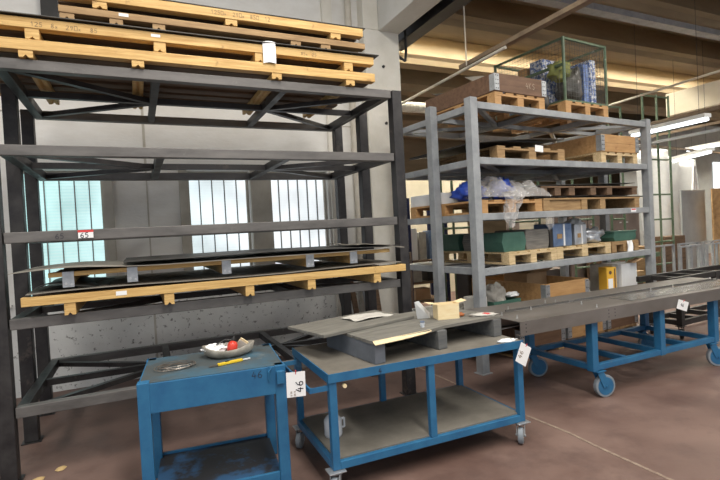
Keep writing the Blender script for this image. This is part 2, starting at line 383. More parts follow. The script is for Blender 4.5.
for a, b in ((-.32,-.22),(.49,.59),(1.352,1.622)): pil_shade.box((a+.003,WY-.05,WB),(b-.003,WY-.0015,WT+.02))  # narrow pair is window-reveal shade put into colour; wide one a pilaster
struct('pilaster_and_shade', pil_shade, 'jamb')
# dark board wall strip and end of the wall
struct('trim_4', MB().box((2.46,WY-.06,0),(2.60,WY-.002,6.1)), 'column')
struct('column', MB().box((3.02,6.02,0),(3.58,6.5,4.41)).box((3.02,6.02,4.41),(3.26,6.5,6.2)), 'column', .015)
cb = MB()
for z in (3.1,3.55,3.9): cb.tube((3.3,6.019,z),(3.3,6.0,z),.02)
struct('trim_5', cb, 'blackrub')
# edge beam carried by the column, running towards the viewer
struct('ceiling_beam', MB().box((3.26,-5.9,4.4),(3.6,6.45,5.45)), 'beamc', .01)
gd = MB().box((3.76,-5.9,4.4),(3.97,6.6,4.43)).box((3.85,-5.9,4.43),(3.88,6.6,4.68)).box((3.74,-5.9,4.68),(3.99,6.6,4.71)).box((3.62,-5.9,4.50),(3.72,6.6,4.56))
struct('trim_6', gd, 'darksteel')
# precast ceiling: T-shaped ribs running across, slab above
ZR = 5.0
ribs = MB()
ys = [-3.2,-1.45,.3,2.05,3.8,5.4,6.9,8.72,10.5,12.3,14.0,15.7]
for y in ys:
    ribs.prism([(y-.16,ZR),(y+.16,ZR),(y+.2,ZR+.1),(y+.26,ZR+.16),(y+.12,ZR+.62),(y-.12,ZR+.62),(y-.26,ZR+.16),(y-.2,ZR+.1)], 'x', 3.62, 24)
struct('ceiling_ribs', ribs, 'ceil')
sl = MB()
holes = [(7.5,7.95)]
edges = [-6]+[v for h in holes for v in h]+[20]
for i in range(0, len(edges), 2): sl.box((3.6,edges[i],ZR+.62),(24,edges[i+1],ZR+.7))
sl.box((-7,-6,6.2),(3.26,7,6.3))
struct('ceiling', sl, 'ceil')
sk = MB().box((3.62,7.5,ZR+.76),(24,7.95,ZR+.78)).build('window_4','skypane'); sk.name = 'window_6'; sk['kind'] = 'structure'
struct('trim_7', MB().box((3.6,7.45,ZR+.7),(24,7.5,ZR+.8)).box((3.6,7.95,ZR+.7),(24,8.0,ZR+.8)), 'ceil')
struct('trim_12', MB().box((3.99,5.30,ZR-.10),(24,5.48,ZR-.002)), 'greysteel')
struct('trim_13', MB().box((-.80,6.1,3.6),(-.64,6.19,6.1)), 'black')
# far walls of the hall
struct('wall_far', MB().box((-7,17,0),(24,17.3,6.2)), 'ceil')
struct('wall_right', MB().box((23.7,-6,0),(24,17,6.2)), 'whitewall')
struct('trim_8', MB().box((3.6,16.96,2.55),(24,16.998,2.75)), 'redlabel')
struct('trim_9', MB().box((11.0,.5,3.8),(11.4,6.9,4.3)), 'creamdk', .01)
# pale wall bay seen through the grey rack
struct('wall_left', MB().box((4.05,9.6,0),(7.4,9.75,2.8)), 'cream')

# ================================================================ LEFT RACK
LV = [.51, 1.117, 1.71, 2.31, 2.9]
def rack(name, label, L, D, levels, m, loc, rz, post=.1, bh=.075, ymid=.8, decks=(), top=None, cross=(1/3,2/3), bm=None, poke=.03):
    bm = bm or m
    t = thing(name, label, 'rack', loc, rz)
    zt = top or levels[-1]
    for x in (-.055-.002, L+.057):
        for y, dz in ((.05,.0),(ymid,poke),(D-.05,.0)):
            MB().box((x-.05,y-.05,0.008),(x+.05,y+.05,zt+dz)).build('post', m, t, .006)
            MB().box((x-.07,y-.07,0),(x+.07,y+.07,.008)).build('foot_plate', m, t)
    for i, z in enumerate(levels):
        z0 = z-bh
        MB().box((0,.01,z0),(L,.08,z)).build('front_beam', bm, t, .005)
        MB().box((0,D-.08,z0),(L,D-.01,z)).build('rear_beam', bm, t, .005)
        for x in (0, L-.07): MB().box((x,.08,z0),(x+.07,D-.08,z)).build('side_beam', m, t, .004)
        for c in cross: MB().box((L*c-.03,.08,z0+.005),(L*c+.03,D-.08,z-.005)).build('cross_beam', m, t, .003)
        MB().box((.07,D/2-.025,z0+.012),(L-.07,D/2+.025,z-.012)).build('centre_beam', m, t)
        c0 = L*cross[0]
        for p, q in (((.07,.08),(c0,D/2)),((.07,D-.08),(c0,D/2)),((L-.07,.08),(L*cross[-1],D/2)),((L-.07,D-.08),(L*cross[-1],D/2))):
            MB().bar((*p,z-.045),(*q,z-.045),.05,.04).build('diagonal_brace', m, t)
        if i in decks:
            n = 4
            for k in range(n): MB().box((.01+(L-.02)*k/n,.085,z-.004),(.01+(L-.02)*(k+1)/n-.004,D-.085,z)).build('deck_sheet','deck',t)
    return t
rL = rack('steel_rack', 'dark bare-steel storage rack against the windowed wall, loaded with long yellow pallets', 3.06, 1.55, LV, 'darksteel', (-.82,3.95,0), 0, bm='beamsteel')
# number plate and pen marks on the third beam
pl = MB().box((.44,-.0022,1.648),(.535,.0095,1.702)).build('number_sticker', 'paper', rL); pl['label'] = 'red and white sticker reading 65'
MB().box((.438,-.0032,1.69),(.537,-.0022,1.706)).build('sticker_band','redlabel',pl)
writing('sticker_number','65','ink',pl,(.455,-.0023,1.652),(1,0,0),(0,0,1),.034,.14)
writing('pen_number','65','ink',rL,(.30,.0095,1.652),(1,0,0),(0,0,1),.035,.08)

# right rack, local frame: u along its front, w into depth
RA = rad(5.4); RO = Vector((3.34,4.06,0))
def RR(u, w, z): return (RO.x+u*math.cos(RA)-w*math.sin(RA), RO.y+u*math.sin(RA)+w*math.cos(RA), z)
rR = rack('steel_rack', 'light grey painted steel rack carrying crates, pallets and wrapped parcels', 3.18, 1.5, LV, 'greysteel', RR(0,0,0), RA, post=.1, decks=(0,2,3), top=2.94, ymid=.71, poke=.06)
MB().box((2.74,.0075,1.655),(2.86,.0095,1.70)).build('number_sticker','paper',rR)
MB().box((2.75,.0065,1.68),(2.85,.0075,1.697)).build('sticker_band','redlabel',rR)

# ================================================================ PALLETS ON THE DARK RACK
G1 = 'long yellow pallets stacked on top of the dark rack'
y0 = 3.93
p1 = long_pallet('lowest long yellow pallet of the stack on top of the dark rack', -1.25, 2.06, y0, 1.25, 2.902, .05, .075, (-1.15,-.62,.079,1.138,1.814), group=G1)
p2 = long_pallet('second long yellow pallet from the bottom on top of the dark rack, with pen writing', -1.2, 2.055, y0, 1.25, 3.03, .075, .07, (-.575,.238,1.005,1.803), group=G1)
MB().add([(1.9,.01,.15),(2.05,-.01,.152),(2.12+1.2,-.02,.15),(2.15+1.2,.5,.15),(3.0,.6,.15),(1.9,.6,.15)],[(0,1,2,3,4,5)])
def sheet(name, label, x0, x1, y0, y1, z, m, th=.004, wav=.006, lift=None, cat='metal sheet', seed=0, group=None, rotz=0):
    w_, d_ = x1-x0, y1-y0
    def f(u, v):
        zz = wav*noise.noise(Vector((u*3+seed*5, v*2, seed)))
        if lift: zz += lift(u, v)
        return (u*w_, v*d_, zz)
    o = MB().grid(f, 24, 8, th).build(name, m, None, loc=(x0,y0,z), rot=(0,0,rotz), smooth=False)
    return tag(o, label, cat, group)
sheet('steel_sheet','dark steel sheet lying on the second pallet, its corner jutting out at the right',-.9,2.10,3.90,5.1,3.188,'sheetdark',.006,.004, lambda u,v: .006*u)
p3 = long_pallet('third long pallet from the bottom on the dark rack, thinner, shorter at left', -.41, 1.975, y0, 1.2, 3.196, .045, .05, (-.36,-.049,.24,1.321,1.593), 'pine_old', group=G1, sw=.09)
sheet('steel_sheet','dark steel sheet between the third and the topmost pallet of the stack',-.35,1.95,3.95,5.05,3.2985,'sheetdark',.006,.002)
p4 = long_pallet('topmost long pallet of the stack on the dark rack, cut off by the picture edge', -.42, 1.96, y0, 1.2, 3.302, .05, .07, (-.15,.786,1.693), group=G1, sw=.095)
sheet('steel_sheet','dark steel sheet covering the topmost pallet of the stack',-.40,1.985,3.92,5.1,3.431,'sheetdark',.006,.003)
for tx, xx in (('125',.62),('8x',.74),('290x',.83),('85',.98)): writing('pen_number',tx,'fadedink',p2,(xx,-.0063,.088),(1,0,0),(0,0,1),.030,.09)
for tx, xx in (('85x',2.56),('25',2.66)): writing('pen_number',tx,'fadedink',p2,(xx,-.0063,.095),(1,0,0),(0,0,1),.026,.09)
for tx, xx in (('1250x',1.05),('290x',1.22),('850',1.36),('12',1.48)): writing('pen_number',tx,'fadedink',p4,(xx,-.0063,.072),(1,0,0),(0,0,1),.030,.09)
# white paper label draped over the two lower pallets
b = MB(); 
b.grid(lambda u,v: (.105*u-.0, .012-.006*math.sin(v*3)-.012*math.sin(u*1.6)-.016, -.175*v+.008*math.sin(u*3)), 8, 12, .001)
tag(b.build('paper_note','paper',None,loc=(1.025,y0-.012,3.195)),'curled white paper stapled over the second pallet on top of the dark rack','note')
for x, z, lab in ((.0,3.27,'small white label on the front board of the third pallet, near the left'),(.21,3.145,'small white label on the second pallet, left of the middle')):
    tag(MB().box((0,0,0),(.065,.0012,.022)).build('paper_label','paper',None,loc=(x-.03,y0-.0078,z-.008)), lab, 'label', 'small white labels on the long pallets')
# shelf four
q1 = long_pallet('lower of two yellow pallets on the waist-high shelf of the dark rack', -.73, 2.25, 3.87, 1.3, 1.1175, .085, .062, (-.45,.194,.799,1.324,1.953), group='yellow pallets on the waist-high shelf', sw=.07)
sheet('cardboard_sheet','dirty grey cardboard sheet lying on the lower yellow pallet',-.70,2.2,3.86,5.1,1.2855,'sheetgrey',.005,.016,lambda u,v:.012*math.sin(u*9)*(1-v), cat='cardboard', seed=3)
sheet('plastic_sheet','crumpled black plastic hanging out at the left end of the lower pallet',-.66,-.2,3.9,4.8,1.315,'sheetdark',.004,.03,lambda u,v:.025*math.sin(u*5), cat='plastic sheet', seed=5)
q2 = long_pallet('upper yellow pallet with steel end brackets on the waist-high shelf', -.57, 2.105, 3.9, 1.25, 1.31, .075, .032, (-.451,-.046,.629,1.326,1.735), group='yellow pallets on the waist-high shelf', brackets=True, sw=.058)
sheet('steel_sheet','grey steel sheet bowed over the upper yellow pallet, its tip overhanging left',-.78,2.0,3.82,4.9,1.424,'sheetgrey',.004,.004,lambda u,v:.030*math.exp(-((u-.12)/.12)**2), seed=8)
sheet('steel_sheet','dark steel sheet on top of the bowed grey one',-.10,2.2,3.84,4.85,1.462,'sheetdark',.004,.006,lambda u,v:-.018*max(0,(u-.5)*2), seed=9)
sheet('cardboard_sheet','torn cardboard hanging from the right end of the upper pallet',1.75,2.225,3.83,4.6,1.475,'sheetgrey',.004,.02,lambda u,v:-.05*u*u, cat='cardboard', seed=11)
tag(MB().box((0,0,0),(.07,.0012,.03)).build('paper_label','paper',None,loc=(-.16,3.87-.0078,1.2225)),'small white label on the lower yellow pallet of the waist-high shelf','label','small white labels on the long pallets')

# ================================================================ BLUE TABLE WITH DEEP APRON
t1 = thing('work_table','blue steel work table with deep apron and worn top, nearest the left rack','table',(-.047,2.963,0),rad(-6))
W1, D1 = .83, .62; H1 = .8
MB().box((.01,.01,H1-.012),(W1-.01,D1-.01,H1)).build('tabletop','blue_worn',t1)
for a,b in (((0,0,H1-.175),(W1,.012,H1-.004)),((0,D1-.012,H1-.175),(W1,D1,H1-.004)),((0,.012,H1-.175),(.012,D1-.012,H1-.004)),((W1-.012,.012,H1-.175),(W1,D1-.012,H1-.004))):
    MB().box(a,b).build('apron','blue',t1,.003)
for x in (0,1):
    for y in (0,1):
        lx, ly = (-.004, W1-.062)[x], (-.004, D1-.062)[y]
        MB().box((lx,ly,.0),(lx+.066,ly+.066,H1+(.0 if not(x==0 and y==0) else .004))).build('leg','blue',t1,.005)
MB().box((.05,.02,.115),(W1-.05,D1-.02,.13)).build('lower_shelf','blue_tray',t1)
MB().box((.063,0,.09),(W1-.063,.02,.145)).build('shelf_rim','blue',t1,.003)
MB().box((.063,D1-.02,.09),(W1-.063,D1,.145)).build('shelf_rim','blue',t1,.003)
MB().bar((W1-.1,-.001,H1-.08),(W1-.1,-.001,H1+.0),.012,.006).path([(W1-.1,-.004,H1-.09),(W1-.1,-.012,H1-.03),(W1-.08,-.012,H1-.005)],.006).build('hook_bracket','blue',t1)
MB().box((W1-.055,-.03,H1-.11),(W1-.01,-.004,H1-.03)).build('latch_plate','blue',t1,.004)
writing('chalk_number','46','ink',t1,(W1-.20,-.0005,H1-.06),(1,.0,.0),(0,0,1),.042,.07)
wp = Matrix.Rotation(rad(-6),4,'Z')
tg, ux, uy, n = tagcard('white tag with sideways handwritten number beside the right corner of the blue table', ((.715,2.62,.821),(.826,2.62,.813),(.713,2.62,.679)))
writing('tag_number','46','ink',tg, ux*.095-uy*.115, uy, -ux, .042, .12)
writing('tag_date','0 00','fadedink',tg, ux*.03-uy*.135, uy, -ux, .008, .15); writing('tag_date','00 0','fadedink',tg, ux*.05-uy*.135, uy, -ux, .008, .15)

# coil of wire
b = MB(); random.seed(3)
for k in range(5):
    cx, cy = random.uniform(-.008,.008), random.uniform(-.008,.008); r0 = .085+random.uniform(-.014,.014); ph=random.random()*6
    pts = [(cx+r0*1.25*math.cos(a*PI/14), cy+r0*.8*math.sin(a*PI/14), .003+.004*k+.004*math.sin(a*PI/14*2+ph)) for a in range(29)]
    b.path(pts,.0022,5)
b.path([(.07,.03,.012),(-.02,.01,.02),(-.09,-.02,.008)],.002,5)
tag(b.build('wire_coil','wire',None,loc=(.175,3.21,H1+.001)),'small coil of rusty wire lying on the left half of the blue table','wire')
# kidney tray with rubbish
tr = thing('scrap_tray','grimy moulded tray full of scraps on the blue table','tray',(.515,3.32,H1),rad(-8))
b = MB(); prof_o = []; nn = 36
def tray_pt(i, s, z):
    a = 2*PI*i/nn; r = 1+.07*math.sin(3*a+.5); return (.155*s*r*math.cos(a), .10*s*r*math.sin(a), z+ (.012*math.cos(2*a) if z > .03 else 0))
rings = [(.78,.002),(1.02,.024),(1.10,.066),(1.05,.07),(.94,.03),(.70,.012)]
for s, z in rings:
    for i in range(nn): b.v.append(tray_pt(i,s,z))
for j_ in range(len(rings)-1):
    for i in range(nn): b.f.append((j_*nn+i, j_*nn+(i+1)%nn, (j_+1)*nn+(i+1)%nn, (j_+1)*nn+i))
b.f.append(tuple(range(nn))[::-1]); b.f.append(tuple((len(rings)-1)*nn+i for i in range(nn)))
b.build('shell','tray',tr,smooth=True)
# contents
rb = thing('spray_bottle','small red plastic bottle tilted in the scrap tray','bottle',(.53,3.27,H1+.035))
MB().lathe([(.0,0),(.030,.002),(.034,.012),(.034,.045),(.026,.062),(.013,.07)],18).build('body','red',rb,smooth=True)
MB().lathe([(.0,0),(.015,.001),(.015,.016),(.009,.018),(.007,.03)],14,(0,0,.07)).build('cap','black',rb,smooth=False)
rb.rotation_euler = (rad(-12),rad(14),0)
bk = thing('folded_card','cream folded card standing in the scrap tray behind the red bottle','card',(.585,3.345,H1+.03)); bk.rotation_euler = (rad(20),rad(38),rad(-10))
MB().box((-.03,-.004,0),(.03,.004,.085)).build('sheet','splinter',bk,.002); MB().box((-.028,-.007,.002),(.028,-.0045,.07)).build('sheet','dirtypaper',bk)
tag(MB().blob((0,0,0),(.075,.045,.03),4,.5,2.5).build('crumpled_paper','paper',None,loc=(.435,3.34,H1+.05)),'crumpled white paper in the left end of the scrap tray','paper')
tag(MB().blob((0,0,0),(.05,.03,.022),6,.6,2.5).build('cloth_scrap','rag',None,loc=(.50,3.37,H1+.05)),'grey cloth scrap behind the red bottle in the tray','cloth')
tag(MB().path([(0,0,0),(.06,.02,.02),(.12,.01,.012)],.005,6).build('pen','black',None,loc=(.44,3.32,H1+.085)),'black pen lying across the scraps in the tray','pen')
# yellow cutter
ct = thing('utility_knife','yellow utility knife lying in front of the scrap tray','knife',(.41,3.083,H1+.001),rad(12))
MB().prism([(0,-.011),(.15,-.013),(.165,-.006),(.165,.006),(.15,.012),(0,.010)],'z',.001,.016).build('handle','yellow',ct,.003)
MB().prism([(-.06,-.008),(0,-.008),(0,.007),(-.045,.007)],'z',.006,.009).build('blade','wire',ct)
MB().box((.05,-.005,.016),(.075,.005,.021)).build('slider','black',ct)
MB().box((.166,-.005,.004),(.215,.004,.011)).build('end_clip','whitepl',ct)

# ================================================================ BLUE CART IN THE MIDDLE
t2 = thing('work_cart','blue steel cart on castors with dusty grey top and lower shelf','cart',(.998,2.70,0),rad(-1.5))
W2, D2, H2 = 1.49, .80, .74
MB().box((.0,.0,H2-.014),(W2,D2,H2)).build('tabletop','tabletop',t2,.002)
for a,b in (((0,-.002,H2-.055),(W2,.045,H2-.015)),((0,D2-.045,H2-.055),(W2,D2,H2-.015)),((0,.045,H2-.055),(.045,D2-.045,H2-.015)),((W2-.045,.045,H2-.055),(W2,D2-.045,H2-.015))):
    MB().box(a,b).build('top_rail','blue',t2,.004)
MB().box((-.004,-.008,H2-.052),(W2+.004,-.002,H2+.002)).build('edge_trim','blue',t2)
MB().box((-.008,-.008,H2-.052),(-.002,D2,H2+.002)).build('edge_trim','blue',t2)
for x in (0, W2-.048):
    for y in (0, D2-.048): MB().box((x,y,.15),(x+.048,y+.048,H2-.055)).build('leg','blue',t2,.004)
MB().box((W2/2-.05,0,.2),(W2/2-.002,.04,H2-.055)).build('leg','blue',t2,.004)
MB().box((W2/2-.05,D2-.04,.2),(W2/2-.002,D2,H2-.055)).build('leg','blue',t2,.004)
MB().box((.03,.03,.196),(W2-.03,D2-.03,.208)).build('lower_shelf','tabletop',t2)
for a,b in (((.048,-.002,.15),(W2-.048,.03,.20)),((.048,D2-.03,.15),(W2-.048,D2,.20)),((-.002,.048,.15),(.03,D2-.048,.20)),((W2-.03,.048,.15),(W2+.002,D2-.048,.20))):
    MB().box(a,b).build('shelf_rail','blue',t2,.004)
def castor(parent, x, y, zt, r, rot, m='rubber', fork='blue', wide=.035):
    e = MB().box((x-.055,y-.045,zt-.008),(x+.055,y+.045,zt)).build('castor','zinc' if m=='rubber' and r<.07 else fork,parent,.002)
    d = Vector((math.cos(rot),math.sin(rot),0)); s = Vector((-d.y,d.x,0)); c = Vector((x,y,r))+d*.035*(r/.06)
    MB().tube(c-s*wide/2, c+s*wide/2, r, 28).build('wheel', m, e, .006)
    MB().tube(c-s*(wide/2+.003), c+s*(wide/2+.003), r*.80, 24).build('hub', fork, e, .002)
    f = MB()
    for k in (-1,1):
        o = s*k*(wide/2+.010)
        f.bar(Vector((x,y,zt-.012))+o, c+o, .05*(r/.1)+.012, .005, up=s)
    f.tube(c-s*(wide/2+.018), c+s*(wide/2+.018), .009, 8)
    f.box((x-.03,y-.03,zt-.02),(x+.03,y+.03,zt-.008)).build('fork', fork, e)
    return e
for x in (.02, W2-.03):
    for y in (.02, D2-.03): castor(t2, x, y, .148, .058, -2.2 if x < .5 else -2.35, fork='greysteel')
hb = MB().bar((.0,.02,.655),(-.12,.02,.655),.012,.03).bar((-.114,.026,.655),(-.114,D2-.1,.655),.012,.03).bar((-.12,D2-.1,.655),(0,D2-.1,.655),.012,.03)
hb.build('push_handle','blue',t2)
tag(MB().box((0,0,0),(.075,.0012,.02)).build('paper_label','dirtypaper',None,loc=(1.70,2.674,.705)),'grey paper strip stuck to the front edge of the blue cart','label')
MB().tube((.10,.02,.655),(.10,-.006,.655),.013,8).build('knob','splinter',t2)
writing('chalk_mark','4','ink',t2,(.33,-.0085,H2-.046),(1,0,0),(0,0,1),.032,.12)
tg, ux, uy, n = tagcard('white paper tag marked 46 hanging askew from the right corner of the blue cart', ((2.425,2.60,.749),(2.515,2.60,.692),(2.362,2.60,.624)))
writing('tag_number','46','fadedink',tg, ux*.045-uy*.105, uy, -ux, .035, .1)
# pallet on the cart
G = rad(7)
gp = thing('grey_pallet','slate grey painted pallet with a split board on top of the blue cart','pallet',(1.325,2.718,H2+.001),G)
PW, PD, PH = 1.16, .66, .152
for i, x in enumerate((0,.53,1.08)):
    MB().box((x,0,0),(x+.08,PD,PH-.022)).build('stringer','greyside' if i == 0 else 'greywood',gp,.004)
for i in range(5):
    y = -.01+i*.137
    if i == 0:
        MB().add([(-.015,-.005,PH-.02),(.45,.0,PH-.02),(.62,.04,PH-.02),(PW+.01,.01,PH-.02),(PW+.01,.125,PH-.02),(-.015,.125,PH-.02),
                  (-.015,-.005,PH),(.45,.0,PH),(.62,.04,PH),(PW+.01,.01,PH),(PW+.01,.125,PH),(-.015,.125,PH)],
                 [(5,4,3,2,1,0),(6,7,8,9,10,11),(0,1,7,6),(1,2,8,7),(2,3,9,8),(3,4,10,9),(4,5,11,10),(5,0,6,11)]).build('top_board','greytop',gp)
    else: MB().box((-.012,y,PH-.02),(PW+.01,y+.128,PH)).build('top_board','greytop',gp,.003)
MB().add([(-.015,-.03,PH-.018),(.2,-.028,PH-.016),(.40,-.012,PH-.012),(.47,-.001,PH-.008),(.47,.012,PH+.001),(.3,.004,PH+.002),(.1,-.002,PH+.002),(-.015,.0,PH+.002)],
   [(0,1,2,3,4,5,6,7)]).add([(-.015,-.03,PH-.021),(.2,-.028,PH-.02),(.40,-.012,PH-.018),(.47,-.001,PH-.012),(-.015,-.03,PH-.018),(.2,-.028,PH-.016),(.40,-.012,PH-.012),(.47,-.001,PH-.008)],[(0,1,5,4),(1,2,6,5),(2,3,7,6)]).build('split_edge','splinter',gp)
tag(MB().box((0,0,0),(.85,.47,.022)).build('grey_board','greytop',None,.003,loc=(1.085,2.99,.8945),rot=(0,0,rad(14))),'loose grey board lying across the left end of the grey pallet','board')
tag(MB().grid(lambda u,v:(.36*u,.21*v,.012*noise.noise(Vector((u*3,v*3,2)))+.006*math.sin(u*5)),12,8,.001).build('paper_sheet','dirtypaper',None,loc=(1.45,3.235,.927),rot=(0,0,rad(14))),'crumpled white paper sheet lying on the loose grey board','paper')
bx = thing('open_box','small pale wooden box with open flaps standing on the grey pallet','box',(2.015,3.02,.8935),rad(-14))
for a,b in (((0,0,0),(.17,.006,.115)),((0,.104,0),(.17,.11,.115)),((0,.006,0),(.006,.104,.115)),((.164,.006,0),(.17,.104,.115)),((.006,.006,0),(.164,.104,.006))): MB().box(a,b).build('side_panel','splinter',bx)
MB().bar((0,.055,.117),(-.07,.055,.128),.1,.003).build('flap','splinter',bx); MB().bar((.17,.055,.117),(.235,.055,.132),.1,.003).build('flap','splinter',bx)
pb = thing('plastic_scoop','translucent white plastic piece leaning on the grey pallet','plastic piece',(1.965,3.15,.894),rad(20))
MB().add([(-.10,0,.14),(-.06,-.01,.145),(.04,-.035,.0),(.075,-.005,.035),(.0,.035,.11),(-.04,.025,.0),(-.095,.004,.13),(.06,.03,.002)],[(0,1,2,5),(1,4,3,2),(0,4,1),(5,2,3,7),(0,5,7,4),(4,7,3)]).build('shell','whitepl',pb)
cu = thing('plastic_fitting','small blue-white plastic fitting on the grey pallet near its front','fitting',(1.79,2.885,.8935),rad(25))
MB().tube((0,0,.0),(0,0,.035),.014,10).tube((-.02,0,.022),(.02,0,.022),.009,8).build('body','glasspl',cu); MB().tube((0,-.0,.036),(0,0,.042),.018,10).build('cap','foilblue',cu)
rg = thing('dirty_rag','white and red rag lying at the right end of the grey pallet','rag',(2.36,2.97,.8935),rad(-18))
MB().blob((.03,0,.006),(.10,.055,.010),3,.5,2.5,flat=.005).build('cloth','dirtypaper',rg,smooth=True); MB().blob((.05,-.01,.012),(.03,.03,.006),8,.5,2).build('red_patch','redlabel',rg,smooth=True)
tag(MB().blob((0,0,.012),(.035,.03,.014),4,.5,2.5,flat=.01).build('rust_lump','orange',None,loc=(2.235,3.05,.894),smooth=True),'small dark red lump of rusty scrap right of the pale box','scrap')
tag(MB().blob((.0,0,.004),(.075,.03,.012),12,.6,2.5,flat=.003).build('white_cloth','paper',None,loc=(2.375,2.70,H2+.0015),smooth=True),'white cloth strip on the right front corner of the blue cart','cloth')
jg = thing('plastic_jug','clouded clear plastic jug on the lower shelf of the blue cart','jug',(1.14,3.05,.2085),rad(10))
MB().lathe([(.0,0),(.058,.002),(.062,.02),(.062,.11),(.045,.135),(.02,.15)],20).build('body','glasspl',jg,smooth=True)
MB().lathe([(.0,0),(.024,.0),(.024,.022),(.018,.026)],16,(0,0,.151)).build('cap','foil',jg)
MB().path([(.06,0,.10),(.09,0,.1),(.09,0,.04),(.06,0,.04)],.008).build('handle','glasspl',jg)

# ================================================================ LONG BLUE TROLLEY WITH STEEL CHANNELS
ct = thing('long_trolley','long low blue trolley on big castors under grey steel channels','cart',(3.56,2.95,0))
cl = [0,.93,1.80]; CD = .75
for x in cl:
    for y in (0, CD): MB().box((x,y,.245),(x+.07,y+.07,.685)).build('leg','blue',ct,.004)
for y in (0, CD):
    for a,b in zip(cl[:-1], cl[1:]): MB().box((a+.07,y+.005,.25),(b,y+.06,.30)).build('side_rail','blue',ct,.004)
    MB().box((-.0,y,.686),(1.87,y+.07,.691)).build('top_plate','blue',ct)
for x in (0,.46,.93,1.36,1.80): MB().box((x+.01,.07,.25),(x+.06,CD,.30)).build('cross_rail','blue',ct,.004)
for x in (.03,1.83):
    for y in (.03,CD+.03): castor(ct, x+((.06 if y<.1 else .02) if x<1 else -.06), y, .243, .1, (-.2 if y<.1 else -.35) if x < 1 else -.5, wide=.045)
def channel(label, x0, x1, y0, y1, z0, z1, holes):
    t = thing('steel_channel', label, 'steel channel', (x0,y0,z0))
    L, D, H = x1-x0, y1-y0, z1-z0
    MB().box((0,0,0),(L,.006,H)).build('web','channel',t,.001)
    MB().box((0,D-.006,0),(L,D,H)).build('web','channel',t,.001)
    MB().box((0,.006,H-.006),(L,D-.006,H)).build('top_face','channel',t)
    MB().box((0,.006,0),(L,.06,.005)).build('lip','channel',t); MB().box((0,D-.06,0),(L,D-.006,.005)).build('lip','channel',t)
    hh = MB()
    for x in holes:
        for z in (.03,.06,.09): hh.tube((x,-.0006,z),(x,.0003,z),.006,8)
    if holes: hh.build('bolt_hole','blackrub',t)
    return t
ch1 = channel('front grey steel channel resting on the long blue trolley, with a paper tag', 2.705, 6.1, 2.905, 3.27, .692, .808, (.06,1.02,1.10))
ch2 = channel('rear grey steel channel lying behind the front one on the trolley', 2.50, 6.2, 3.32, 3.69, .692, .80, ())
b = MB().box((0,0,0),(3.2,.014,.018))
tag(b.build('steel_strip','plate',None,loc=(2.95,3.335,.8005)),'narrow bright steel strip along the front of the rear channel','steel strip')
tag(MB().box((0,0,0),(1.9,.24,.004)).build('steel_plate','plate',None,loc=(4.15,2.99,.8085)),'shiny steel plate lying on the right half of the front channel','metal plate')
for i,(x,y) in enumerate([(2.79,3.21),(2.79,3.03),(3.55,3.46),(3.62,3.40),(3.69,3.16),(3.65,2.965),(4.82,3.255),(5.19,3.258),(3.05,3.42),(3.15,3.24)]):
    z = .8085 if y < 3.3 else .8005
    tag(MB().tube((0,0,0),(0,0,.028),.0045,8).tube((0,0,0),(0,0,.005),.009,6).build('steel_pin','pin',None,loc=(x,y,z)),'thin bright pin standing upright on the steel channels','pin','upright pins on the steel channels')
tg, ux, uy, n = tagcard('white paper tag hanging on the side of the front steel channel at the right', ((4.695,2.895,.775),(4.85,2.895,.725),(4.655,2.895,.69)))
writing('tag_number','46','ink',tg, ux*.05-uy*.06, ux, uy, .032, .12)
# black trolley behind at the right
bt = thing('black_trolley','low black steel trolley behind the long blue one at the far right','cart',(6.12,3.80,0),rad(3))
for x in (.1,.95,1.9):
    for y in (0,.38): MB().box((x,y,.16),(x+.07,y+.07,.78)).build('leg','black',bt,.004)
for z in (.16,.72):
    for y in (0,.38): MB().box((-.12 if z>.5 else .17,y+.01,z),(1.9,y+.06,z+.07)).build('side_rail','black',bt,.003)
    for x in (.1,.5,.95,1.9): MB().box((x+.01,.07,z+.005),(x+.06,.38,z+.065)).build('cross_rail','black',bt)
for x in (.135,1.93):
    for y in (.035,.415): castor(bt, x, y, .16, .065, -2.5, 'blackrub', 'black')

# ================================================================ GOODS ON THE GREY RACK
def at(u, w, z): return RR(u, w, z)
# --- top level
z = 2.902
euro_pallet('pine pallet under the open brown box on top of the grey rack', .82, 1.2, 'wood_orange', at(.30,.04,z), RA, 'pallets on the grey rack')
cr = collar('open brown wooden box with metal corners and chalk marks on top of the grey rack','collar_box', .84, 1.2, .144, .20, 'wood_brown', at(.29,.03,z), RA)
writing('chalk_mark','4KS','chalk',cr,(.50,-.0006,.075),(1,0,-.02),(0,0,1),.065,.1)
for k, (u, w_, zz, a, tl, lab) in enumerate(((.36,.15,3.1,0,.5,'bent dark sheet sticking up out of the front of the open brown box'),(.36,.72,3.1,8,.38,'second bent dark sheet sticking up near the back of the open brown box'))):
    s = tag(MB().grid(lambda p,q:(.30*p-.05, .42*q, .42*q*tl+.05*p),4,6,.004).build('sheet_flap','darksteel' if k else 'sheetgrey',None,loc=at(u+.04,w_,zz),rot=(0,0,RA+rad(a))),lab,'metal sheet')
    s.rotation_euler.x = rad(6)
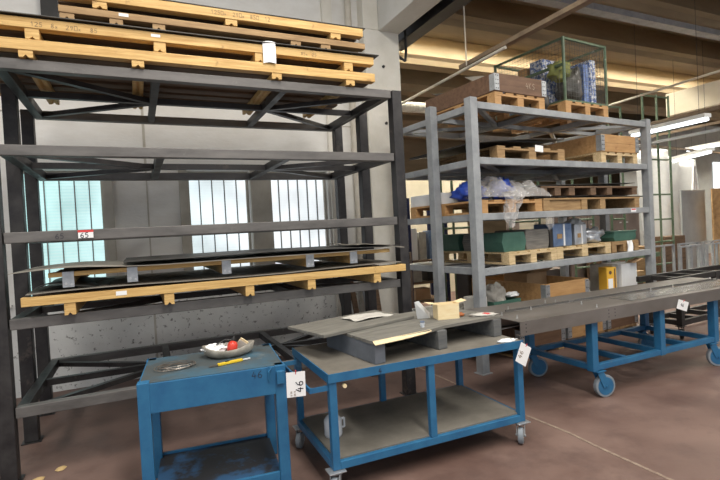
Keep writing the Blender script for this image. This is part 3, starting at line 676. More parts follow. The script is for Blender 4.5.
# steel wire cage
cg = thing('wire_cage','green steel mesh cage full of blue and white goods on top of the grey rack','cage',at(1.5,.04,z+.144),RA)
CW, CDp, CH = .84, 1.1, .78
def mesh_panel(p, ux, uz, w, h, name, parent, n1, n2):
    b = MB(); p, ux, uz = Vector(p), Vector(ux), Vector(uz)
    for i in range(n1+1): b.tube(p+ux*w*i/n1, p+ux*w*i/n1+uz*h, .0022, 4, caps=False)
    for i in range(n2+1): b.tube(p+uz*h*i/n2, p+uz*h*i/n2+ux*w, .0022, 4, caps=False)
    return b.build(name,'meshwire',parent)
for x in (.0,CW):
    for y in (0,CDp): MB().tube((x,y,0),(x,y,CH),.019,8).build('corner_post','greenpole',cg)
for zz in (.01,CH-.015):
    for y in (0,CDp): MB().bar((.02,y,zz),(CW-.02,y,zz),.025,.025).build('rail','greenpole',cg)
    for x in (0,CW): MB().bar((x,.02,zz),(x,CDp-.02,zz),.025,.025).build('rail','greenpole',cg)
MB().bar((0,.02,.45),(0,CDp-.02,.45),.03,.03).build('rail','greenpole',cg)
mesh_panel((0,0.02,.02),(0,1,0),(0,0,1),CDp-.04,CH-.04,'side_mesh',cg,22,14)
mesh_panel((CW,0.02,.02),(0,1,0),(0,0,1),CDp-.04,CH-.04,'side_mesh',cg,22,14)
mesh_panel((0.02,0,.02),(1,0,0),(0,0,1),CW-.04,CH-.04,'front_mesh',cg,16,14)
euro_pallet('pine pallet under the mesh cage on top of the grey rack', .86, 1.2, 'wood_orange', at(1.48,.02,z), RA, 'pallets on the grey rack')
goods = [('blue_crate','tall blue bottle crate standing at the right front inside the mesh cage','crate',(.50,.08,0),(.11,.30,.52),'bluecrate'),
 ('white_parcel','column of white rolls at the right edge inside the mesh cage','parcel',(.66,.10,0),(.13,.35,.60),'cagebox'),
 ('bottle_pack','pack of blue and white bottles behind the bags in the mesh cage','pack',(.06,.36,0),(.42,.20,.62),'cagebox'),
 ('brown_carton','brown carton in the middle of the mesh cage, behind the bottle pack','carton',(.06,.60,0),(.40,.16,.58),'wood_orange'),
 ('bottle_pack','second pack of blue and white bottles deeper in the mesh cage','pack',(.06,.80,0),(.40,.12,.54),'bluecrate'),
 ('white_parcel','white parcel at the back left corner of the mesh cage','parcel',(.06,.95,0),(.40,.12,.46),'cagebox')]
for nm, lab, cat, o, d, m_ in goods:
    p = at(1.5+o[0], .04+o[1], z+.144+.022+o[2])
    tag(MB().box((0,0,0),d).build(nm,m_,None,.01,loc=p,rot=(0,0,RA)),lab,cat)
tag(MB().blob((0,0,.0),(.16,.12,.13),2,.35,2).build('cloth_bag','olive',None,loc=at(1.62,.20,z+.56),rot=(0,0,RA),smooth=True),'olive green bag bulging near the front left of the mesh cage','bag')
tag(MB().blob((0,0,.22),(.14,.14,.24),5,.45,2.2,flat=.2).build('rubbish_bag','darkbag',None,loc=at(1.80,.19,z+.147),rot=(0,0,RA),smooth=True),'black plastic bag standing at the front of the mesh cage','bag')
tag(MB().blob((0,0,.16),(.12,.10,.17),15,.4,2.2,flat=.14).build('rubbish_bag','darkbag',None,loc=at(1.28,.25,z+.01),rot=(0,0,RA),smooth=True),'dark wrapped bundle squeezed between the brown box and the mesh cage','bag')
# --- second level
z = 2.312
euro_pallet('aged pallet under dark sheets on the second shelf from the top of the grey rack', 1.15, 1.2, 'pine_old', at(.32,.06,z), RA, 'pallets on the grey rack')
def sag(u,v): return .03*math.sin(u*PI)-.05*(1-u)**2
o = MB().grid(lambda u,v:(1.45*u,1.25*v,-.10*(1-u)**1.6+.010*math.sin(v*6)),18,8,.006).build('steel_sheet','sheetdark',None,loc=at(.01,.03,z+.262),rot=(0,0,RA)); tag(o,'dark flexible sheet draped over the aged pallet on the grey rack','metal sheet')
o = MB().grid(lambda u,v:(1.15*u,1.15*v,-.05*(1-u)**2),12,4,.012).build('rubber_mat','black',None,loc=at(.0,.1,z+.225),rot=(0,0,RA)); tag(o,'thick dark mat under the draped sheet on the grey rack','mat')
tag(MB().box((0,0,0),(.14,.0015,.075)).build('paper_label','paper',None,loc=at(.93,.055,z+.10),rot=(0,rad(3),RA)),'white paper sheet hanging on the aged pallet of the grey rack','label')
euro_pallet('pale pallet under the orange crate on the grey rack', .82, 1.2, 'pine_light', at(2.18,.04,z), RA, 'pallets on the grey rack')
collar('orange wooden crate with galvanised corners at the right of the grey rack','wooden_crate', .84, 1.2, .144, .225, 'wood_orange', at(2.17,.03,z), RA, boards=2)
# --- third level
z = 1.712
euro_pallet('pine pallet under the plastic-wrapped goods on the eye-level shelf', 1.0, 1.25, 'wood_orange', at(.02,.06,z), RA, 'pallets on the grey rack')
tag(MB().box((0,0,0),(.38,.62,.14)).build('white_carton','whitepl',None,.006,loc=at(.05,.72,z+.146),rot=(0,0,RA)),'white carton at the back of the wrapped pallet on the eye-level shelf','carton')
tag(MB().blob((0,0,.10),(.17,.16,.12),21,.55,2.6,flat=.09).build('blue_bag','bluewrap',None,loc=at(.20,.40,z+.146),rot=(0,0,RA),smooth=True),'crumpled blue plastic bag left of the clear wrap on the eye-level shelf','bag')
tag(MB().blob((0,0,.12),(.13,.13,.14),25,.5,2.6,flat=.11).build('blue_bag','bluewrap',None,loc=at(.56,.27,z+.146),rot=(0,0,RA),smooth=True),'blue bag showing through the clear wrap on the eye-level shelf','bag')
tag(MB().box((0,0,0),(.18,.22,.12)).build('blue_box','bluewrap',None,.006,loc=at(.92,.35,z+.2),rot=(0,0,RA)),'small bright blue box behind the clear wrap','box')
tag(MB().box((0,0,0),(.45,.5,.14)).build('white_parcel','whitepl',None,.03,loc=at(.46,.62,z+.147),rot=(0,0,RA)),'low white parcel behind the blue bags on the eye-level shelf','parcel')
wr = thing('plastic_wrap','heap of crumpled clear plastic wrap spilling over the eye-level shelf','plastic wrap',at(.5,.10,z+.147),RA)
def ridge(p, f, k):
    a = 0; w_ = 1
    for o_ in range(3):
        a += w_*(1-2*abs(noise.noise(p*f+Vector((k,o_*3.7,k*2))))); w_ *= .5; f *= 1.9
    return a
def heap(x0, x1, y0_, y1, h, k):
    def fn(u, v):
        e = (math.sin(PI*u)*math.sin(PI*v))**.45 if 0 < u < 1 and 0 < v < 1 else 0
        p = Vector((u*(x1-x0)*3, v*(y1-y0_)*3, 0))
        zz = e*h*(.45+.42*ridge(p, 1.6, k))+.03
        return (x0+(x1-x0)*u+.03*noise.noise(p*3), y0_+(y1-y0_)*v+.03*noise.noise(p*3+Vector((5,5,5))), zz)
    return fn
MB().grid(heap(-.42,.30,-.06,.40,.24,2.1),44,34,.0015).build('film','wrap',wr)
MB().grid(heap(-.05,.66,-.08,.30,.20,5.3),44,30,.0015).build('film','wrap',wr)
def drape(u, v):
    p = Vector((u*2.2, v*2.4, 1.3))
    return (-.22+.32*u*(1-.35*v)-.04*v*v, -.125-.035*ridge(p,1.5,4), .08-v*.40*(.55+.45*math.sin(u*3)))
MB().grid(drape,26,26,.0015).build('hanging_film','wrap',wr)
tag(MB().grid(lambda u,v:(.12*u,-.02*math.sin(u*8),-.19*v*(1-abs(u-.5))),8,10,.002).build('plastic_strip','wrap',None,loc=at(.98,-.012,z-.07),rot=(0,0,RA)),'strip of clear film hanging below the eye-level shelf','plastic wrap')
G3 = 'dark pallets at the right of the eye-level shelf'
def flat_pallet(label, L, D, h, m, loc, ny, group, solid=False):
    t = thing('pallet', label, 'pallet', loc, RA, group); n = len(ny)
    for x in ny:
        MB().box((x,0,.0),(x+.11,D,h-.022)).build('block', m, t, .003)
    MB().box((0,-.004,h-.022),(L,D,h)).build('top_board', m, t, .002)
    if solid: MB().box((.0,.02,.0),(.72,.04,h-.024)).build('front_board', m, t)
    return t
flat_pallet('lower yellowish stained pallet at the right of the eye-level shelf', 2.0, 1.2, .15, 'pine_old', at(1.03,.05,z), (0,.72,1.1,1.88), G3, True)
tag(MB().grid(lambda u,v:(2.37*u,.53*v,.01*math.sin(u*4)),16,4,.008).build('steel_sheet','darksteel',None,loc=at(.95,.11,z+.17),rot=(0,0,RA)),'dark steel sheet between the two pallets of the eye-level shelf','metal sheet')
flat_pallet('upper dark weathered pallet at the right of the eye-level shelf', 2.0, 1.1, .115, 'wood_dark', at(1.02,.07,z+.182), (0,.25,.52,.95,1.3,1.88), G3)
tag(MB().grid(lambda u,v:(2.0*u,1.1*v,-.04*(1-u)),12,4,.006).build('steel_sheet','sheetdark',None,loc=at(.95,.06,z+.345),rot=(0,0,RA)),'thin dark sheet on the upper weathered pallet','metal sheet')
# --- fourth level
z = 1.119
P4 = 'pale pine pallets on the waist-high shelf of the grey rack'
euro_pallet('left pale pallet on the waist-high shelf of the grey rack, under green boxes', .82, 1.25, 'pine_light', at(.45,.08,z), RA, P4)
euro_pallet('middle pale pallet on the waist-high shelf of the grey rack, under foil parcels', 1.1, 1.2, 'pine_light', at(1.30,.10,z), RA, P4)
euro_pallet('right pale pallet on the waist-high shelf of the grey rack, under the green tub', .62, 1.2, 'pine_old', at(2.43,.10,z), RA, P4)
def hexbox(name, label, u, w_, L, D, H, m_, z_, r=RA):
    b = MB().prism([(0,0),(L,0),(L+.03,H*.5),(L,H),(0,H),(-.03,H*.5)], 'y', 0, D)
    return tag(b.build(name, m_, None, .004, loc=at(u,w_,z_), rot=(0,0,r)), label, 'box' if 'box' in name else 'bale')
z4 = z+.1455
hexbox('green_box','green panel box with a pointed side on the left pale pallet',.44,.14,.34,.30,.22,'green',z4)
hexbox('grey_bale','grey banded bale right of the green box on the left pale pallet',.84,.16,.38,.5,.235,'bale',z4)
hexbox('grey_bale','dark grey bale behind the green box on the left pale pallet',.50,.50,.28,.36,.215,'bale',z4)
hexbox('green_box','dark green box at the back left of the left pale pallet',.48,.92,.30,.34,.215,'green',z4)
def foilbox(label, u, w_, d, m_, patch=True):
    t = thing('wrapped_parcel', label, 'parcel', at(u,w_,z4), RA)
    b = MB(); L,D,H = d
    def f(a, bb, c): return (L*a+.008*noise.noise(Vector((a*4,bb*4,c*4+u))), D*bb, H*c+.008*noise.noise(Vector((a*5+3,bb*4,c*4))))
    b.grid(lambda a,c:(L*a+.012*math.sin(c*6), .004*math.sin(a*20+c*7), H*c),14,10,.001)
    MB().box((0,.004,0),(L,D,H)).build('wrapping', m_, t, .012)
    MB().box((L*.2,-.0015,H*.35),(L*.45,.0035,H*.55)).build('tape','pine_old',t); 
    MB().box((L*.52,-.0015,.01),(L*.6,.0035,H-.012)).build('fold','whitepl',t)
    return t
foilbox('tall parcel in blue-silver foil, left of the two on the middle pale pallet',1.30,.14,(.36,.3,.29),'foilblue')
foilbox('silver foil parcel, right of the two on the middle pale pallet',1.72,.14,(.24,.3,.27),'foil')
tag(MB().box((0,0,0),(.05,.32,.22)).build('black_carton','black',None,.004,loc=at(1.235,.14,z4),rot=(0,0,RA)),'narrow black carton left of the foil parcels','carton')
tag(MB().blob((0,0,.09),(.20,.15,.12),41,.5,2.6,flat=.085).build('foil_bag','foil',None,loc=at(2.22,.30,z4),rot=(0,0,RA),smooth=True),'crumpled silver bag right of the foil parcels','bag')
tag(MB().blob((0,0,.05),(.13,.11,.09),43,.5,2.6,flat=.045).build('plastic_bag','whitepl',None,loc=at(2.14,.46,z4+.19),rot=(0,0,RA),smooth=True),'white bag lying on top of the crumpled silver bag','bag')
tag(MB().blob((0,0,.06),(.12,.10,.09),47,.6,2.8,flat=.055).build('plastic_bag','rag',None,loc=at(2.46,.66,z4),rot=(0,0,RA),smooth=True),'grey-brown bag behind the green tub','bag')
b = MB(); 
gb = thing('green_tub','long green plastic tub on the right pale pallet','tub',at(2.53,.14,z4),RA)
MB().prism([(.03,0),(.50,0),(.54,.05),(.52,.13),(.02,.13),(0,.05)],'y',0,.34).build('body','green',gb,.004)
MB().box((-.0,-.008,.118),(.54,.35,.136)).build('rim','green',gb,.003)
tag(MB().grid(lambda u,v:(.13*u,-.012*math.sin(u*6+v*3),-.15*v),6,8,.0015).build('white_cloth','paper',None,loc=at(2.74,.085,z4+.0),rot=(0,0,RA)),'white cloth hanging over the edge of the right pale pallet','cloth')
# things at the back left of that level
tag(MB().grid(lambda u,v:(.55*u,.5*v,.01*math.sin(u*6)),8,4,.004).build('board_sheet','sheetgrey',None,loc=at(.03,.72,z+.006),rot=(0,0,RA)),'thin grey board at the left end of the waist-high shelf of the grey rack','board')
# --- lowest level
z = .512
euro_pallet('pale pallet on the floor under the brown crate below the long trolley', .85, 1.2, 'pine_old', at(.95,-.02-.1,0), RA, 'pallets under the grey rack') if False else None
lc = collar('light wooden crate with a metal corner on the lowest shelf of the grey rack','wooden_crate', .82, 1.25, .0, .325, 'wood_orange', at(1.05,.09,z), RA, boards=2)
cbx = thing('open_carton','open cardboard carton with raised flaps inside the light wooden crate','carton',at(1.44,.70,z+.002),RA)
for a,b in (((0,0,0),(.40,.005,.38)),((0,.395,0),(.40,.40,.38)),((0,.005,0),(.005,.395,.38)),((.395,.005,0),(.40,.395,.38))): MB().box(a,b).build('side_panel','card',cbx)
MB().bar((.40,.2,.382),(.52,.2,.47),.38,.004).build('flap','card',cbx); MB().bar((.2,.0,.382),(.2,-.12,.44),.38,.004).build('flap','card',cbx); MB().bar((0,.2,.382),(-.12,.2,.44),.38,.004).build('flap','card',cbx)
tb = thing('green_bin','low green bin with grey rags at the left of the lowest shelf','bin',at(.26,.16,z),RA)
for a,b in (((0,0,0),(.44,.008,.20)),((0,.262,0),(.44,.27,.20)),((0,.008,0),(.008,.262,.20)),((.432,.008,0),(.44,.262,.20)),((.008,.008,0),(.432,.262,.01))): MB().box(a,b).build('side_panel','green',tb)
tag(MB().blob((0,0,.1),(.15,.11,.17),51,.45,2.3,flat=.09).build('rag_heap','rag',None,loc=at(.42,.295,z+.10+.012),rot=(0,0,RA),smooth=True),'heap of grey cloth rising out of the low green bin','cloth')
tag(MB().blob((0,0,.03),(.10,.06,.03),53,.45,2.3,flat=.028).build('white_cloth','whitepl',None,loc=at(.64,.25,z+.21),rot=(0,0,RA),smooth=True),'white crumpled piece at the right side of the low green bin','cloth')
wb = tag(MB().box((0,0,0),(.17,.2,.27)).build('white_carton','dirtypaper',None,.004,loc=at(.03,.2,z),rot=(0,0,RA)),'grey-white carton at the left end of the lowest shelf','carton')
yb = thing('yellow_carton','upright yellow carton with a white label on the lowest shelf','carton',at(2.28,.10,z),RA+rad(-12))
MB().box((0,0,0),(.16,.14,.42)).build('body','yellowbox',yb,.004); MB().box((.02,-.0015,.12),(.10,-.0002,.27)).build('label_patch','paper',yb); MB().tube((.06,-.002,.35),(.06,-.0002,.35),.025,14).build('round_mark','wood_brown',yb); MB().box((.125,-.002,.02),(.145,-.0003,.40)).build('dark_stripe','wood_brown',yb)
ww = thing('white_carton','tall white carton with an open brown flap on the lowest shelf','carton',at(2.62,.10,z),RA)
MB().box((0,0,0),(.36,.3,.44)).build('body','whitepl',ww,.006); MB().bar((.20,.0,.445),(.36,-.04,.50),.14,.004).build('flap','card',ww)
tag(MB().box((0,0,0),(.12,.34,.44)).build('grey_carton','rag',None,.005,loc=at(2.475,.14,z),rot=(0,0,RA)),'grey carton between the yellow and the white cartons','carton')
tag(MB().blob((0,0,.12),(.16,.2,.13),61,.4,2,flat=.115).build('sack','rag',None,loc=at(2.12,1.08,z),rot=(0,0,RA),smooth=True),'grey sack lying behind the yellow carton','sack')
for k in range(3):
    tag(MB().tube((0,0,.04),(0,.55,.04),.035,14).build('rolled_mat','dirtypaper',None,loc=at(1.93+.08*k,.15+.03*k,z+.001+.0*k),rot=(0,0,RA)),'short pale roll lying on the lowest shelf left of the yellow carton','roll','pale rolls on the lowest shelf')
tag(MB().tube((0,0,0),(.22,.12,.02),.025,10).build('pale_tube','whitepl',None,loc=at(2.80,.2,z+.35),rot=(0,0,RA)) ,'white tube poking out beside the tall white carton','tube') if False else None
# floor level below
G0 = 'wooden crates on the floor under the grey rack'
for u, L, m_, lab in ((.62,.80,'wood_brown','brown wooden crate on the floor under the left half of the grey rack'),(1.48,.78,'wood_orange','orange wooden crate on the floor under the middle of the grey rack'),(2.30,.7,'wood_brown','brown wooden crate on the floor under the right half of the grey rack')):
    euro_pallet('flat pallet on the floor beneath the '+lab[:lab.index(' on')]+', '+('left' if u<1 else 'middle' if u<2 else 'right'), L-.02, 1.1, 'pine_old', at(u+.01,.14,0), RA, 'pallets on the floor under the grey rack', h=.10)
    c_ = collar(lab,'wooden_crate', L, 1.12, .101, .25, m_, at(u,.13,0), RA); c_['group'] = G0

# ================================================================ BEHIND THE RACKS
# planks leaning at the wall end
for k, (x, m_) in enumerate(((2.42,'black'),(2.56,'wood_dark'),(2.72,'greysteel'),(2.86,'wood_dark'))):
    o = MB().box((0,0,0),(.07,.04,.95+.08*(k%2))).build('leaning_plank', m_, None, .003, loc=(x,5.62,0.02)); o.rotation_euler = (rad(-20),rad(2*(k-1)),0)
    tag(o, ['black bar leaning against the wall right of the dark rack','dark plank leaning next to the black bar','grey steel bar leaning among the dark planks','dark plank leaning nearest the concrete column'][k],'plank')
# wall pipe
struct('trim_10', MB().tube((2.83,6.1,0),(2.83,6.1,6.1),.045,16), 'pipe')
# conduit on column and hook
struct('trim_11', MB().path([(3.62,6.1,4.1),(3.72,6.1,4.05),(3.74,6.1,4.2),(3.74,6.1,4.6)],.02), 'blackrub')
# overhead pipes and tray running with depth
tag(MB().tube((3.975,4.3,3.62),(4.02,9.4,3.6),.020,10).build('overhead_pipe','pipe'),'long pale pipe running overhead into the depth above the grey rack','pipe')
for y in (5.0,7.0): tag(MB().tube((0,0,0),(0,0,1.4),.009,6).build('hanger_rod','pipe',None,loc=(3.96,y,3.64)),'thin rod holding up the long overhead pipe','rod','rods above the overhead pipe')
tag(MB().box((0,-0,0),(.09,4.4,.05)).build('cable_tray','rustpipe',None,loc=(3.99,.8,3.66)),'brown cable tray beside the overhead pipe','cable tray')
tag(MB().tube((8.42,4.2,3.8),(8.75,9.2,3.8),.02,8).build('overhead_pipe','pipe'),'thin pale pipe overhead at the right, behind the mesh cage','pipe')
dct = MB()
for i in range(26): dct.tube((4.05+i*.06,7.9,3.9),(4.05+i*.06+.03,7.9,3.9),.10,20).tube((4.05+i*.06+.03,7.9,3.9),(4.05+i*.06+.06,7.9,3.9),.092,20)
tag(dct.build('air_duct','duct'),'ribbed pale air duct left of the grey rack under the ceiling','duct')
tag(MB().tube((3.95,7.8,4.85),(4.13,7.8,4.03),.02,8).build('hanger_rod','pipe'),'slanting pale rod down to the ribbed duct','rod')
# fluorescent fixtures
def lamp_fix(label, p, q, lit, name='fluorescent_lamp'):
    t = thing(name, label, 'lamp', p); d = Vector(q)-Vector(p)
    MB().bar((0,0,.06),d+Vector((0,0,.06)),.16,.06).build('housing','fixture',t)
    MB().tube((.0,0,0),d,.026,10).build('tube','tube' if lit else 'fixture',t)
    n = 14; b = MB()
    for i in range(n):
        c = d*(i+.5)/n; b.box((c.x-.09,c.y-.006,-.02),(c.x+.09,c.y+.006,.03))
    if not lit or True: b.build('louvre','fixture',t) if not lit else None
    for k in (.1,.9): MB().tube(d*k+Vector((0,0,.09)), d*k+Vector((0,0,4.98-p[2])), .003, 6).build('wire','blackrub',t)
    return t
lamp_fix('louvred fluorescent fixture hanging at the upper right', (8.10,5.7,3.02),(8.02,4.4,3.02), True)
lamp_fix('bare lit fluorescent tube hanging further back at the right', (10.95,6.75,2.765),(10.25,5.60,2.765), True)
lamp_fix('distant fluorescent lamp seen beyond the green ladders', (14.6,8.6,3.4),(14.5,7.2,3.4), True)
for q, (x, zz) in enumerate(((8.6,3.28),(9.4,3.05),(10.4,3.35))):
    tag(MB().bar((0,0,0),(.35,6.5,0),.07,.05).build('service_rail',['rustpipe','greysteel','rustpipe'][q],None,loc=(x,3.8,zz)),['brown service rail running overhead, nearest the tall green ladder','grey service rail running overhead between two brown ones','brown service rail running overhead, farthest to the right'][q],'rail')
for y, zz in ((7.4,3.3),(9.6,3.5)):
    tag(MB().bar((0,0,0),(7,1.0,0),.06,.05).build('cable_tray','rustpipe',None,loc=(9.6,y,zz)),'dark cable tray crossing the hall at the right, '+('nearer' if y < 8 else 'farther')+' of two','cable tray')

# green ladder frames
def ladder(label, xs_, y, ztop, rungs, r=.022, span=None, rot=0):
    t = thing('ladder_frame', label, 'frame', (xs_[0], y, 0), rot, 'green tubular frames behind the grey rack')
    for x in xs_: MB().tube((x-xs_[0],0,0),(x-xs_[0],0,ztop),r,10).build('upright','greenpole',t)
    a, b_ = (span or (xs_[0], xs_[-1]))
    for z_ in rungs: MB().tube((a-xs_[0],0,z_),(b_-xs_[0],0,z_),r*.8,8).build('rung','greenpole',t)
    return t
ladder('tall green ladder frame just right of the grey rack', [9.15,9.58,9.96], 6.2, 4.0, [.6,1.05,1.5,2.0,2.7,3.96], span=(9.15,9.96))
ladder('green frame standing behind the mesh cage, second from the right', [8.14,8.50], 6.2, 3.7, [.7,1.55,2.7,3.68])
ladder('green frame behind the right half of the grey rack', [7.2,7.70], 6.25, 3.0, [.7,1.58,2.2,2.95])
ladder('green frame behind the middle of the grey rack', [5.75,6.42], 6.3, 3.0, [.7,1.6,2.2,2.95])
ladder('green frame behind the left end of the grey rack', [4.58,4.80,5.3], 6.6, 2.5, [1.4,1.55,1.95,2.4])
# brown and grey partitions
for k,(x0,x1,y,z1,m_,lab) in enumerate(((7.0,8.2,7.3,2.0,'panelbrown','left brown-grey cabinet behind the grey rack'),(8.25,9.35,7.3,1.98,'panelbrown','middle brown-grey cabinet behind the grey rack'),(9.4,10.5,7.3,2.02,'panelbrown','right brown-grey cabinet beside the green ladder'))):
    t = thing('cabinet', lab, 'cabinet', (x0,y,0)); w_ = x1-x0
    MB().box((0,0,0),(w_,.5,z1)).build('body', m_, t, .01)
    for q in (0,1): 
        d = MB().box((w_*q/2+.012,-.014,.05),(w_*(q+1)/2-.012,-.001,z1-.05)).build('door', m_, t, .004)
        MB().box((w_*q/2+(.08 if q else w_/2-.14),-.022,1.45),(w_*q/2+(.14 if q else w_/2-.08),-.014,1.48)).build('handle','pin',d)
tag(MB().box((0,0,0),(.9,.04,2.13)).build('partition_board','panelgrey',None,.004,loc=(11.35,6.85,0)),'plain grey partition panel standing behind the green ladder','board')
tag(MB().box((0,0,0),(1.6,.03,2.1)).build('chipboard_panel','osb',None,.003,loc=(11.9,6.5,.02),rot=(0,0,rad(-8))),'brown chipboard panel standing at the right edge','panel')
# tarpaulin heap, machine, A-frame
tag(MB().grid(lambda u,v:(2.3*u,-.25*v+.10*math.sin(u*11)+.05*math.sin(u*23+v*4),3.2-3.2*v+.14*math.sin(u*5)),34,14,.01).build('tarpaulin','tarp',None,loc=(11.9,8.3,0.02),smooth=True),'white tarpaulin curtain hanging behind the grey panel','tarpaulin')
af = thing('trestle','white A-shaped trestle behind the chipboard panel','trestle',(12.35,7.3,0))
for p,q in (((0,0,0),(.28,0,2.75)),((.56,0,0),(.28,0,2.75)),((.9,.2,0),(.30,.0,2.7)),((.1,0,1.6),(.5,0,1.6))): MB().bar(p,q,.05,.05).build('leg','whitepl',af)
mc = thing('machine','blue and dark machine head beside the far bright window','machine',(15.0,9.2,0))
MB().box((0,0,0),(.5,.5,2.4)).build('column','panelgrey',mc,.02); MB().box((-.25,-.2,2.4),(.7,.5,2.9)).build('head','bluecrate',mc,.05); MB().tube((.0,-.35,2.65),(.0,-.2,2.65),.22,18).build('motor','black',mc); MB().path([(-.9,-.2,2.9),(-.6,-.3,3.05),(-.3,-.3,2.95),(-.4,-.3,2.7),(-.8,-.25,2.68),(-.9,-.2,2.9)],.03).build('hose','black',mc)
w5 = MB().box((20.3,11.0,2.5),(21.8,11.03,3.5)).build('window_7','windowlit'); w5['kind']='structure'
struct('wall_partition', MB().box((15.2,11.05,0),(23.7,11.2,4.9)), 'panelgrey')
# low metal stands
for k, x in enumerate((8.95,9.75,10.55)):
    t = thing('low_stand', ['nearest','second','farthest'][k]+' low grey steel stand in the row before the grey panel','stand',(x,5.45,0),rad(2),'low steel stands at the right')
    for a in (0,.34,.66):
        for y in (0,.5): MB().box((a,y,.0),(a+.04,y+.04,1.0)).build('leg','greysteel',t)
    for z_ in (.25,.97):
        for y in (0,.5): MB().box((.045,y+.004,z_),(.66,y+.036,z_+.03)).build('rail','greysteel',t)
    MB().box((.0,.045,.22),(.7,.5,.245)).build('tray','whitepl',t)
for k in range(4):
    tag(MB().box((0,0,0),(.62,.5,.14)).build('timber_pallet','pine_old' if k%2 else 'wood_dark',None,.01,loc=(7.6+.05*k,5.75,.02+.145*k)),'timber block stack left of the low stands, layer seen through the green frame','timber','stacked timber behind the grey rack')
tag(MB().box((0,0,0),(1.3,.06,.08)).build('green_beam','greenpole',None,loc=(7.3,5.6,.84)),'pale green steel beam crossing behind the right post of the grey rack','beam')
t = thing('steel_trestle','pale green low trestle behind the lowest shelf','trestle',(7.3,5.65,0))
for a in (0,1.1): MB().box((a,0,0),(a+.06,.06,.838)).build('leg','greenpole',t)
MB().box((.06,0,.4),(1.1,.05,.46)).build('rail','greenpole',t)
MB().blob((0,0,.12),(.16,.14,.14),71,.3,2,flat=.115).build('green_sack','green',None,loc=(10.9,5.3,.0),smooth=True); tag(C.objects[-1],'dark green lump on the floor at the right edge','sack')
# blue-post shelving at the left gap
bs = thing('shelving','dark blue post shelving with tools seen between the two racks','shelf',(4.15,7.0,0))
for x in (0,.75):
    for y in (0,.5): MB().box((x,y,0),(x+.06,y+.06,2.1)).build('post','navy',bs)
for z_ in (.3,.62,1.0): MB().box((0.06,0,z_),(.75,.56,z_+.03)).build('shelf_board','wood_dark',bs)
for u, z_, d, m_, lab, nm in ((.12,1.031,(.12,.2,.55),'whitepl','white upright panel on the blue shelving','upright_board'),(.28,1.031,(.14,.2,.48),'rag','grey upright package on the blue shelving','grey_package'),(.48,1.031,(.10,.2,.50),'foilblue','blue upright case on the blue shelving','blue_case'),(.10,.651,(.2,.2,.2),'rag','grey carton on the middle board of the blue shelving','grey_carton'),(.42,.651,(.2,.2,.24),'black','black tool case on the middle board of the blue shelving','tool_case'),(.15,.331,(.3,.2,.2),'card','brown carton on the lowest board of the blue shelving','brown_carton')):
    tag(MB().box((0,0,0),d).build(nm,m_,None,.005,loc=(4.15+u,7.1,z_)),lab,nm.split('_')[1])
# crates of parts behind the lowest shelf, on the floor
for x, y, d, m_, lab, nm in ((4.0,5.95,(.35,.3,.3),'orange','orange bin on the floor behind the lower left of the grey rack','orange_bin'),(4.55,5.95,(.95,.3,.95),'black','black case on the floor behind the lower left of the grey rack','black_case'),(5.6,5.90,(1.0,.35,.78),'panelbrown','brown chest on the floor behind the middle of the grey rack','brown_chest'),(6.7,5.95,(.5,.3,.5),'rag','grey carton on the floor behind the right part of the grey rack','grey_carton')):
    tag(MB().box((0,0,0),d).build(nm,m_,None,.01,loc=(x,y,0)),lab,nm.split('_')[1])
for k,(x,y,w_,d_,h_,m_,lab,nm) in enumerate(((8.55,6.75,.7,.4,1.05,'wood_dark','dark wooden case standing before the cabinets right of the rack','wooden_case'),(9.35,6.6,.45,.35,.95,'pine_old','aged wooden case behind the tall green ladder frame','wooden_case'),(10.15,6.5,.7,.3,1.12,'wood_dark','dark wooden case just right of the tall green ladder frame','wooden_case'),(6.7,6.7,.45,.4,1.75,'creamdk','tall cream locker behind the middle of the grey rack','locker'),(3.75,6.75,.3,.3,1.2,'panelbrown','brown locker beside the blue shelving, next to the concrete column','locker'))):
    t = thing(nm, lab, nm.split('_')[-1], (x,y,0))
    MB().box((0,0,0),(w_,d_,h_)).build('body',m_,t,.008)
    MB().box((.02,-.012,.06),(w_-.02,-.001,h_-.06)).build('front_panel',m_,t,.004)
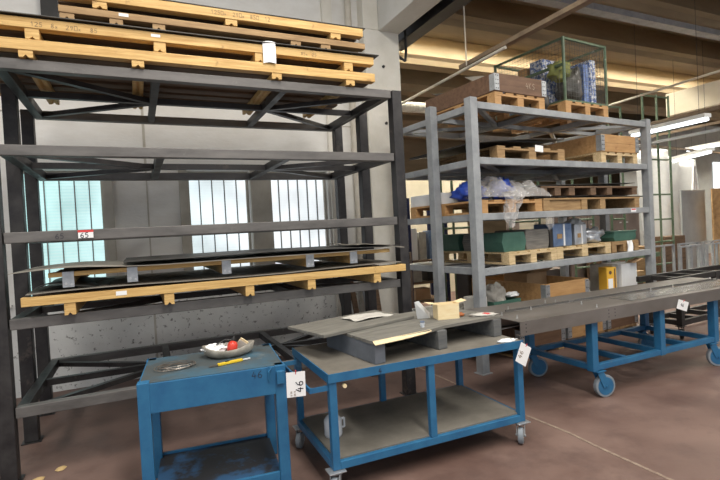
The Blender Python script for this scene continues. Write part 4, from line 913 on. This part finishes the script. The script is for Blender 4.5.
# dry leaves on the floor at the left
for k,(x,y,r) in enumerate(((-.70,3.90,20),(-.56,4.02,70))):
    tag(MB().grid(lambda u,v:(.07*(u-.5)*(1.2-abs(v-.5)),.06*v,.012*math.sin(u*3)*math.sin(v*3)+.004),6,6,.001).build('dry_leaf','leaf',None,loc=(x,y,0.001),rot=(0,0,rad(r))),['bigger','smaller'][k]+' dry leaf on the floor under the dark rack','leaf','dry leaves on the floor')

# ================================================================ LIGHT
def area(name, loc, size, sy, e, col, rot=(0,0,0)):
    l = bpy.data.lights.new(name,'AREA'); l.shape='RECTANGLE'; l.size=size; l.size_y=sy; l.energy=e; l.color=col
    o = bpy.data.objects.new(name,l); C.objects.link(o); o.location=loc; o.rotation_euler=rot; return o
area('hall_fill', (1.2,.0,5.6), .8, 6, 380, (1,.96,.89))  # unseen area lights without fixtures, added overhead to brighten the hall
area('hall_fill', (-2.6,1.0,5.6), .8, 5, 190, (1,.96,.89))
area('hall_fill', (5.5,.2,4.9), .8, 6, 230, (1,.95,.86))
area('hall_fill', (9.2,2.6,4.8), .5, 5, 130, (1,.95,.86))
area('hall_fill', (9.5,9.2,4.7), .5, 3, 70, (1,.93,.82))
area('hall_fill', (14,10,4.6), .5, 4, 60, (1,.95,.86))
area('hall_fill', (6.0,12.5,4.6), 4, .5, 130, (1,.9,.72))
wd = bpy.data.worlds.new('world'); bpy.context.scene.world = wd; wd.use_nodes = True
wd.node_tree.nodes['Background'].inputs[0].default_value = (.86,.93,1,1); wd.node_tree.nodes['Background'].inputs[1].default_value = .74

# ================================================================ CAMERA
cam = bpy.data.cameras.new('camera'); co = bpy.data.objects.new('camera', cam); C.objects.link(co)
cam.sensor_width = 36; cam.lens = 479/720*36; cam.clip_start = .05
rgt = Vector((0.90529691,-0.42149273,-0.05273879)); dn = Vector((-0.05642613,0.0037296,-0.99839981)); fw = Vector((0.42101496,0.90682411,-0.02040681))
R = Matrix((rgt, -dn, -fw)).transposed()
co.matrix_world = Matrix.Translation((0,0,1.6)) @ R.to_4x4()
sc = bpy.context.scene; sc.camera = co
sc.view_settings.view_transform = 'Standard'; sc.view_settings.look = 'None'; sc.view_settings.gamma = 1
sc.view_settings.use_curve_mapping = False; sc.view_settings.exposure = 0.0
